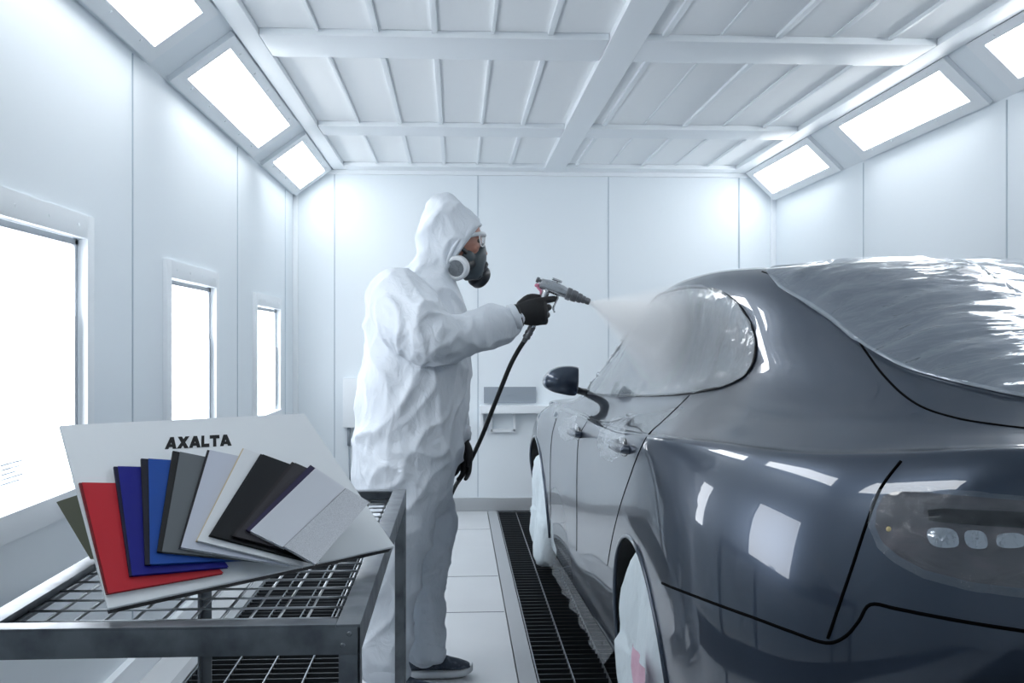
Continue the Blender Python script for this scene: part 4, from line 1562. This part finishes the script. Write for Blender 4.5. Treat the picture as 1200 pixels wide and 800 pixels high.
# ---- safety glasses
bm = bmesh.new()
gy = 0.066
for s in (-1, 1):
    add_tube(bm, smooth_path([at(536, 283, PY) + Vector((0, s * 0.084, 0)), at(549, 279, PY) + Vector((0, s * 0.080, 0)), at(561, 276, PY) + Vector((0, s * 0.066, 0)), at(566.5, 275, PY) + Vector((0, s * 0.040, 0)), at(568.5, 275, PY)], 4), 0.0058, 8, squash=(1, 1.3))
    add_tube(bm, smooth_path([at(561, 276, PY) + Vector((0, s * 0.068, 0)), at(562, 284, PY) + Vector((0, s * 0.070, 0)), at(564, 290, PY) + Vector((0, s * 0.052, 0)), at(567.5, 287, PY) + Vector((0, s * 0.014, 0)), at(568.5, 276, PY)], 4), 0.0022, 8)
gl = obj('safety_glasses', bm, M['filter_white'], person, smooth=True)
bm = bmesh.new()
rows_ = []
for (v, k) in ((275.5, 0), (280, 0.3), (285, 0.3), (290, -0.4)):
    r_ = []
    for j in range(13):
        a = (j / 12 - 0.5) * 2
        uu = 568.5 - 7.5 * abs(a) ** 2.5 + k
        r_.append(at(uu, v, PY) + Vector((0, a * 0.068, 0)))
    rows_.append(r_)
add_loft(bm, rows_, cap=False, closed=False)
obj('lens', bm, M['lens'], gl, smooth=True)

# ---- half mask respirator
bm = bmesh.new()
secs = [(285, 562, 5, 0.014), (289, 560, 9, 0.026), (294, 557, 13, 0.040), (300, 555.5, 15, 0.050), (308, 554, 16, 0.054), (316, 553.5, 15, 0.052), (323, 553, 12.5, 0.044), (328, 553, 8, 0.028)]
add_loft(bm, [el_ring(at(uc, v, PY), px(hd), hw, 24, 0.1) for (v, uc, hd, hw) in secs])
add_ellipsoid(bm, at(547, 302, PY) + Vector((0, -0.050, 0)), (0.028, 0.022, 0.030))
add_ellipsoid(bm, at(547, 302, PY) + Vector((0, 0.050, 0)), (0.028, 0.022, 0.030))
resp = obj_me('respirator', remeshed(bm, 0.004, 3), M['mask'], person, smooth=True)
bm = bmesh.new()
add_lathe(bm, at(564, 311, PY), Vector((0.8, -0.15, -0.45)), [(0, 0.022), (0.012, 0.022), (0.020, 0.017), (0.024, 0.0)], 20)
add_ellipsoid(bm, at(557, 322, PY), (0.026, 0.030, 0.020))
obj('exhale_valve', bm, M['mask_dark'], resp, angle=40)
for s in (-1, 1):
    if s == -1:
        ctr = at(536.5, 315, PY) + Vector((0, -0.078, 0))
        ax = Vector((-0.28, -0.92, -0.22)).normalized()
    else:
        ctr = at(559.5, 320.5, PY) + Vector((0, 0.060, 0))
        ax = Vector((0.62, 0.62, -0.40)).normalized()
    bm = bmesh.new()
    R = 0.0445
    ring_m = M['filter_white'] if s == -1 else M['mask_dark']
    add_lathe(bm, ctr, ax, [(-0.012, 0.024), (-0.006, 0.040), (0.0, R), (0.022, R), (0.028, R - 0.003), (0.030, R - 0.007), (0.030, R - 0.013), (0.025, R - 0.015), (0.022, 0.0)], 36)
    ct_ = obj('filter_cartridge', bm, ring_m, resp, angle=40)
    bm = bmesh.new()
    add_lathe(bm, ctr + ax * 0.0225, ax, [(0, R - 0.0135), (0.002, R - 0.014), (0.0035, R - 0.019), (0.003, 0.012), (0.005, 0.010), (0.005, 0)], 32)
    # little grille ribs
    a_, b_ = frame_from(ax)
    for k in range(8):
        t = PI * k / 4
        e = a_ * math.cos(t) + b_ * math.sin(t)
        add_tube(bm, [ctr + ax * 0.027 + e * 0.010, ctr + ax * 0.027 + e * (R - 0.016)], 0.0013, 6)
    obj('filter_disc', bm, M['filter_grey'] if s == -1 else M['mask_dark'], resp, angle=40)
    # neck joining cartridge and mask
    bm = bmesh.new()
    add_tube(bm, [ctr - ax * 0.012, at(552, 309, PY) + Vector((0, s * 0.035, 0))], [0.024, 0.026], 16)
    obj('filter_mount', bm, M['mask_dark'], resp, smooth=True)
for s in (-1, 1):
    bm = bmesh.new()
    add_tube(bm, smooth_path([at(549, 300, PY) + Vector((0, s * 0.062, 0)), at(541, 293, PY) + Vector((0, s * 0.080, 0)), at(533, 289, PY) + Vector((0, s * 0.088, 0)), at(527, 287, PY) + Vector((0, s * 0.088, 0))], 4), 0.0085, 8, squash=(0.4, 1))
    obj('strap', bm, M['mask_dark'], resp, smooth=True)

# ================================================================== SPRAY GUN, HOSE, MIST
GY = HY + 0.028


def G(u, v, dy=0.0):
    return at(u, v, GY + dy)
gun = thing('spray_gun', 'silver spray gun in the gloved right hand of the painter', 'spray gun', G(640, 350))
axis = (G(688, 354.5) - G(634, 334)).normalized()
upv = Vector((-axis.z, 0, axis.x))
if upv.z < 0:
    upv = -upv
O = G(632.5, 331.5)
bm = bmesh.new()
rings = []
for (t, hu, hd_, hy) in ((0.0, 0.010, 0.010, 0.008), (0.004, 0.018, 0.018, 0.013), (0.03, 0.023, 0.021, 0.018), (0.06, 0.023, 0.021, 0.019), (0.085, 0.021, 0.019, 0.018), (0.100, 0.017, 0.017, 0.016)):
    c_ = O + axis * t
    ring = []
    for k in range(24):
        a = 2 * PI * k / 24
        x, y = math.cos(a), math.sin(a)
        x = math.copysign(abs(x) ** 0.7, x)
        y = math.copysign(abs(y) ** 0.7, y)
        ring.append(c_ + Vector((0, hy * x, 0)) + upv * ((hu if y > 0 else hd_) * y))
    rings.append(ring)
add_loft(bm, rings)
obj('gun_body', bm, M['chrome'], gun, angle=35)
bm = bmesh.new()
add_lathe(bm, O + axis * 0.098, axis, [(0, 0.016), (0.004, 0.0225), (0.018, 0.0225), (0.019, 0.0195), (0.024, 0.0195), (0.025, 0.021), (0.040, 0.020), (0.041, 0.016), (0.046, 0.016), (0.047, 0.0175), (0.058, 0.0165), (0.060, 0.013)], 28)
obj('air_cap', bm, M['chrome_dark'], gun, angle=35)
bm = bmesh.new()
add_lathe(bm, O + axis * 0.157, axis, [(0, 0.012), (0.003, 0.0135), (0.012, 0.0135), (0.013, 0.011), (0.017, 0.011), (0.018, 0.0125), (0.030, 0.0115), (0.032, 0.007), (0.026, 0.004)], 24)
obj('nozzle', bm, M['chrome_dark'], gun, angle=35)
NOZ = O + axis * 0.189
bm = bmesh.new()           # flat cap and hook on top
a, b = O + axis * 0.035 + upv * 0.030, O + axis * 0.072 + upv * 0.030
add_tube(bm, [a, a + (b - a) * 0.1, a + (b - a) * 0.9, b], [0.006, 0.010, 0.010, 0.006], 14, squash=(1, 0.5), up=upv)
add_tube(bm, [O + axis * 0.053 + upv * 0.018, O + axis * 0.053 + upv * 0.029], 0.006, 12)
obj('top_port', bm, M['chrome'], gun, angle=40)
bm = bmesh.new()
add_lathe(bm, O + axis * 0.002 + upv * 0.008, -axis, [(0, 0.006), (0.006, 0.006), (0.007, 0.010), (0.016, 0.010), (0.018, 0.008)], 16)
add_lathe(bm, O + axis * 0.002 - upv * 0.011, -axis, [(0, 0.004), (0.005, 0.004), (0.006, 0.007), (0.012, 0.007), (0.014, 0.005)], 16)
obj('adjusting_knobs', bm, M['chrome_dark'], gun, angle=40)
bm = bmesh.new()
add_ellipsoid(bm, O - axis * 0.006 - upv * 0.011, (0.009, 0.008, 0.007))
add_tube(bm, [O - axis * 0.002 - upv * 0.016, G(634, 341), G(634, 345)], 0.0045, 8)
obj('paint_smear', bm, M['pink'], gun, smooth=True)
bm = bmesh.new()
add_tube(bm, smooth_path([O + axis * 0.030 - upv * 0.012, G(636, 352), G(630, 366), G(625, 379), G(623.5, 384)], 4), [0.017] * 4 + [0.015] * 13, 16, squash=(1, 0.8))
obj('grip', bm, M['chrome'], gun, smooth=True)
bm = bmesh.new()
add_tube(bm, smooth_path([O + axis * 0.070 - upv * 0.016, G(653.5, 349), G(651, 354), G(648.5, 361), G(650, 366)], 4), 0.006, 10, squash=(1.6, 0.6))
obj('trigger', bm, M['chrome'], gun, smooth=True)
bm = bmesh.new()
ca, cb_ = G(623.5, 383), G(613.5, 401)
dd = cb_ - ca
Lc = dd.length
add_lathe(bm, ca, dd, [(0, 0.0135), (Lc * 0.28, 0.0125), (Lc * 0.29, 0.0145), (Lc * 0.48, 0.0145), (Lc * 0.49, 0.012), (Lc * 0.55, 0.012), (Lc * 0.56, 0.0140), (Lc * 0.72, 0.0140), (Lc * 0.74, 0.010), (Lc, 0.009)], 20)
obj('hose_coupling', bm, M['chrome_dark'], gun, angle=40)
bm = bmesh.new()
hp = [G(614, 400), G(607, 411), G(598, 428, 0.03), G(587, 455, 0.08), G(577, 480, 0.15), G(563, 515, 0.25), G(545, 552, 0.36), G(529, 579, 0.45)]
last = hp[-1]
hp += [Vector((last.x - 0.07, last.y + 0.10, 0.42)), Vector((last.x - 0.15, last.y + 0.18, 0.18)), Vector((last.x - 0.24, last.y + 0.24, 0.03)), Vector((last.x - 0.40, last.y + 0.30, 0.010)), Vector((last.x - 0.62, last.y + 0.42, 0.010))]
add_tube(bm, smooth_path(hp, 6), 0.0082, 12)
tag(obj('air_hose', bm, M['hose'], None, smooth=True), 'black air hose hanging from the spray gun down behind the painter', 'hose')

# mist
mist_m = bpy.data.materials.new('paint mist')
mist_m.use_nodes = True
nt = mist_m.node_tree
nt.nodes.remove(nt.nodes['Principled BSDF'])
out = nt.nodes['Material Output']
pv = nt.nodes.new('ShaderNodeVolumePrincipled')
pv.inputs['Color'].default_value = (1, 1, 1, 1)
pv.inputs['Anisotropy'].default_value = 0.1
nt.links.new(pv.outputs['Volume'], out.inputs['Volume'])
tc = nt.nodes.new('ShaderNodeTexCoord')
sp = nt.nodes.new('ShaderNodeSeparateXYZ')
nt.links.new(tc.outputs['Object'], sp.inputs['Vector'])


def mth(op, a, b=None, c=None):
    n_ = nt.nodes.new('ShaderNodeMath')
    n_.operation = op
    for i, x in enumerate((a, b, c)):
        if x is None:
            continue
        if isinstance(x, (int, float)):
            n_.inputs[i].default_value = x
        else:
            nt.links.new(x, n_.inputs[i])
    return n_.outputs[0]
MIST_END = at(800, 396, 3.62)
mdir = MIST_END - NOZ
ML = mdir.length + 0.06
R0, R1 = 0.006, 0.30
x_ = sp.outputs['X']
rad = mth('SQRT', mth('ADD', mth('MULTIPLY', sp.outputs['Y'], sp.outputs['Y']), mth('MULTIPLY', sp.outputs['Z'], sp.outputs['Z'])))
t_ = mth('DIVIDE', x_, ML)
rmax = mth('MULTIPLY_ADD', t_, R1 - R0, R0)
q_ = mth('DIVIDE', rad, rmax)
fall = mth('SUBTRACT', 1.0, mth('SMOOTH_MIN', mth('MULTIPLY', q_, q_), 1.0, 0.05))
fall = mth('POWER', mth('MAXIMUM', fall, 0.0), 1.6)
nz = nt.nodes.new('ShaderNodeTexNoise')
nz.inputs['Scale'].default_value = 9
nz.inputs['Detail'].default_value = 4
nt.links.new(tc.outputs['Object'], nz.inputs['Vector'])
nn_ = mth('MULTIPLY_ADD', nz.outputs['Fac'], 1.2, 0.4)
near = mth('DIVIDE', 1.0, mth('ADD', mth('MULTIPLY', t_, 3.0), 0.10))
end = mth('MINIMUM', mth('MULTIPLY', mth('SUBTRACT', 1.0, t_), 3.0), 1.0)
dens = mth('MULTIPLY', mth('MULTIPLY', mth('MULTIPLY', fall, nn_), mth('MULTIPLY', near, end)), 24.0)
nt.links.new(dens, pv.inputs['Density'])
bm = bmesh.new()
rings = []
for k in range(9):
    t = k / 8
    r = R0 + (R1 - R0) * t
    rings.append([Vector((t * ML, r * math.cos(2 * PI * j / 32), r * math.sin(2 * PI * j / 32))) for j in range(32)])
add_loft(bm, rings)
bmesh.ops.recalc_face_normals(bm, faces=bm.faces)
me = bpy.data.meshes.new('paint_mist')
bm.to_mesh(me)
bm.free()
me.materials.append(mist_m)
mist = bpy.data.objects.new('paint_mist', me)
COL.objects.link(mist)
mist.location = NOZ
mist.rotation_euler = mdir.to_track_quat('X', 'Z').to_euler()
tag(mist, 'white mist of paint blowing from the spray gun onto the car window', 'mist', None, 'stuff')
# ================================================================== LIGHT AND VIEW
w_ = bpy.data.worlds.new('world')
sc.world = w_
w_.use_nodes = True
w_.node_tree.nodes['Background'].inputs['Color'].default_value = (0.75, 0.82, 0.9, 1)
w_.node_tree.nodes['Background'].inputs['Strength'].default_value = 0.2
vs = sc.view_settings
vs.view_transform = 'Standard'
vs.look = 'None'
vs.gamma = 1
vs.use_curve_mapping = False
vs.exposure = 1.05
sc.cycles.use_denoising = True
sc.cycles.max_bounces = 10
sc.cycles.diffuse_bounces = 6
sc.cycles.volume_bounces = 6
sc.cycles.transparent_max_bounces = 16
sc.cycles.sample_clamp_indirect = 6
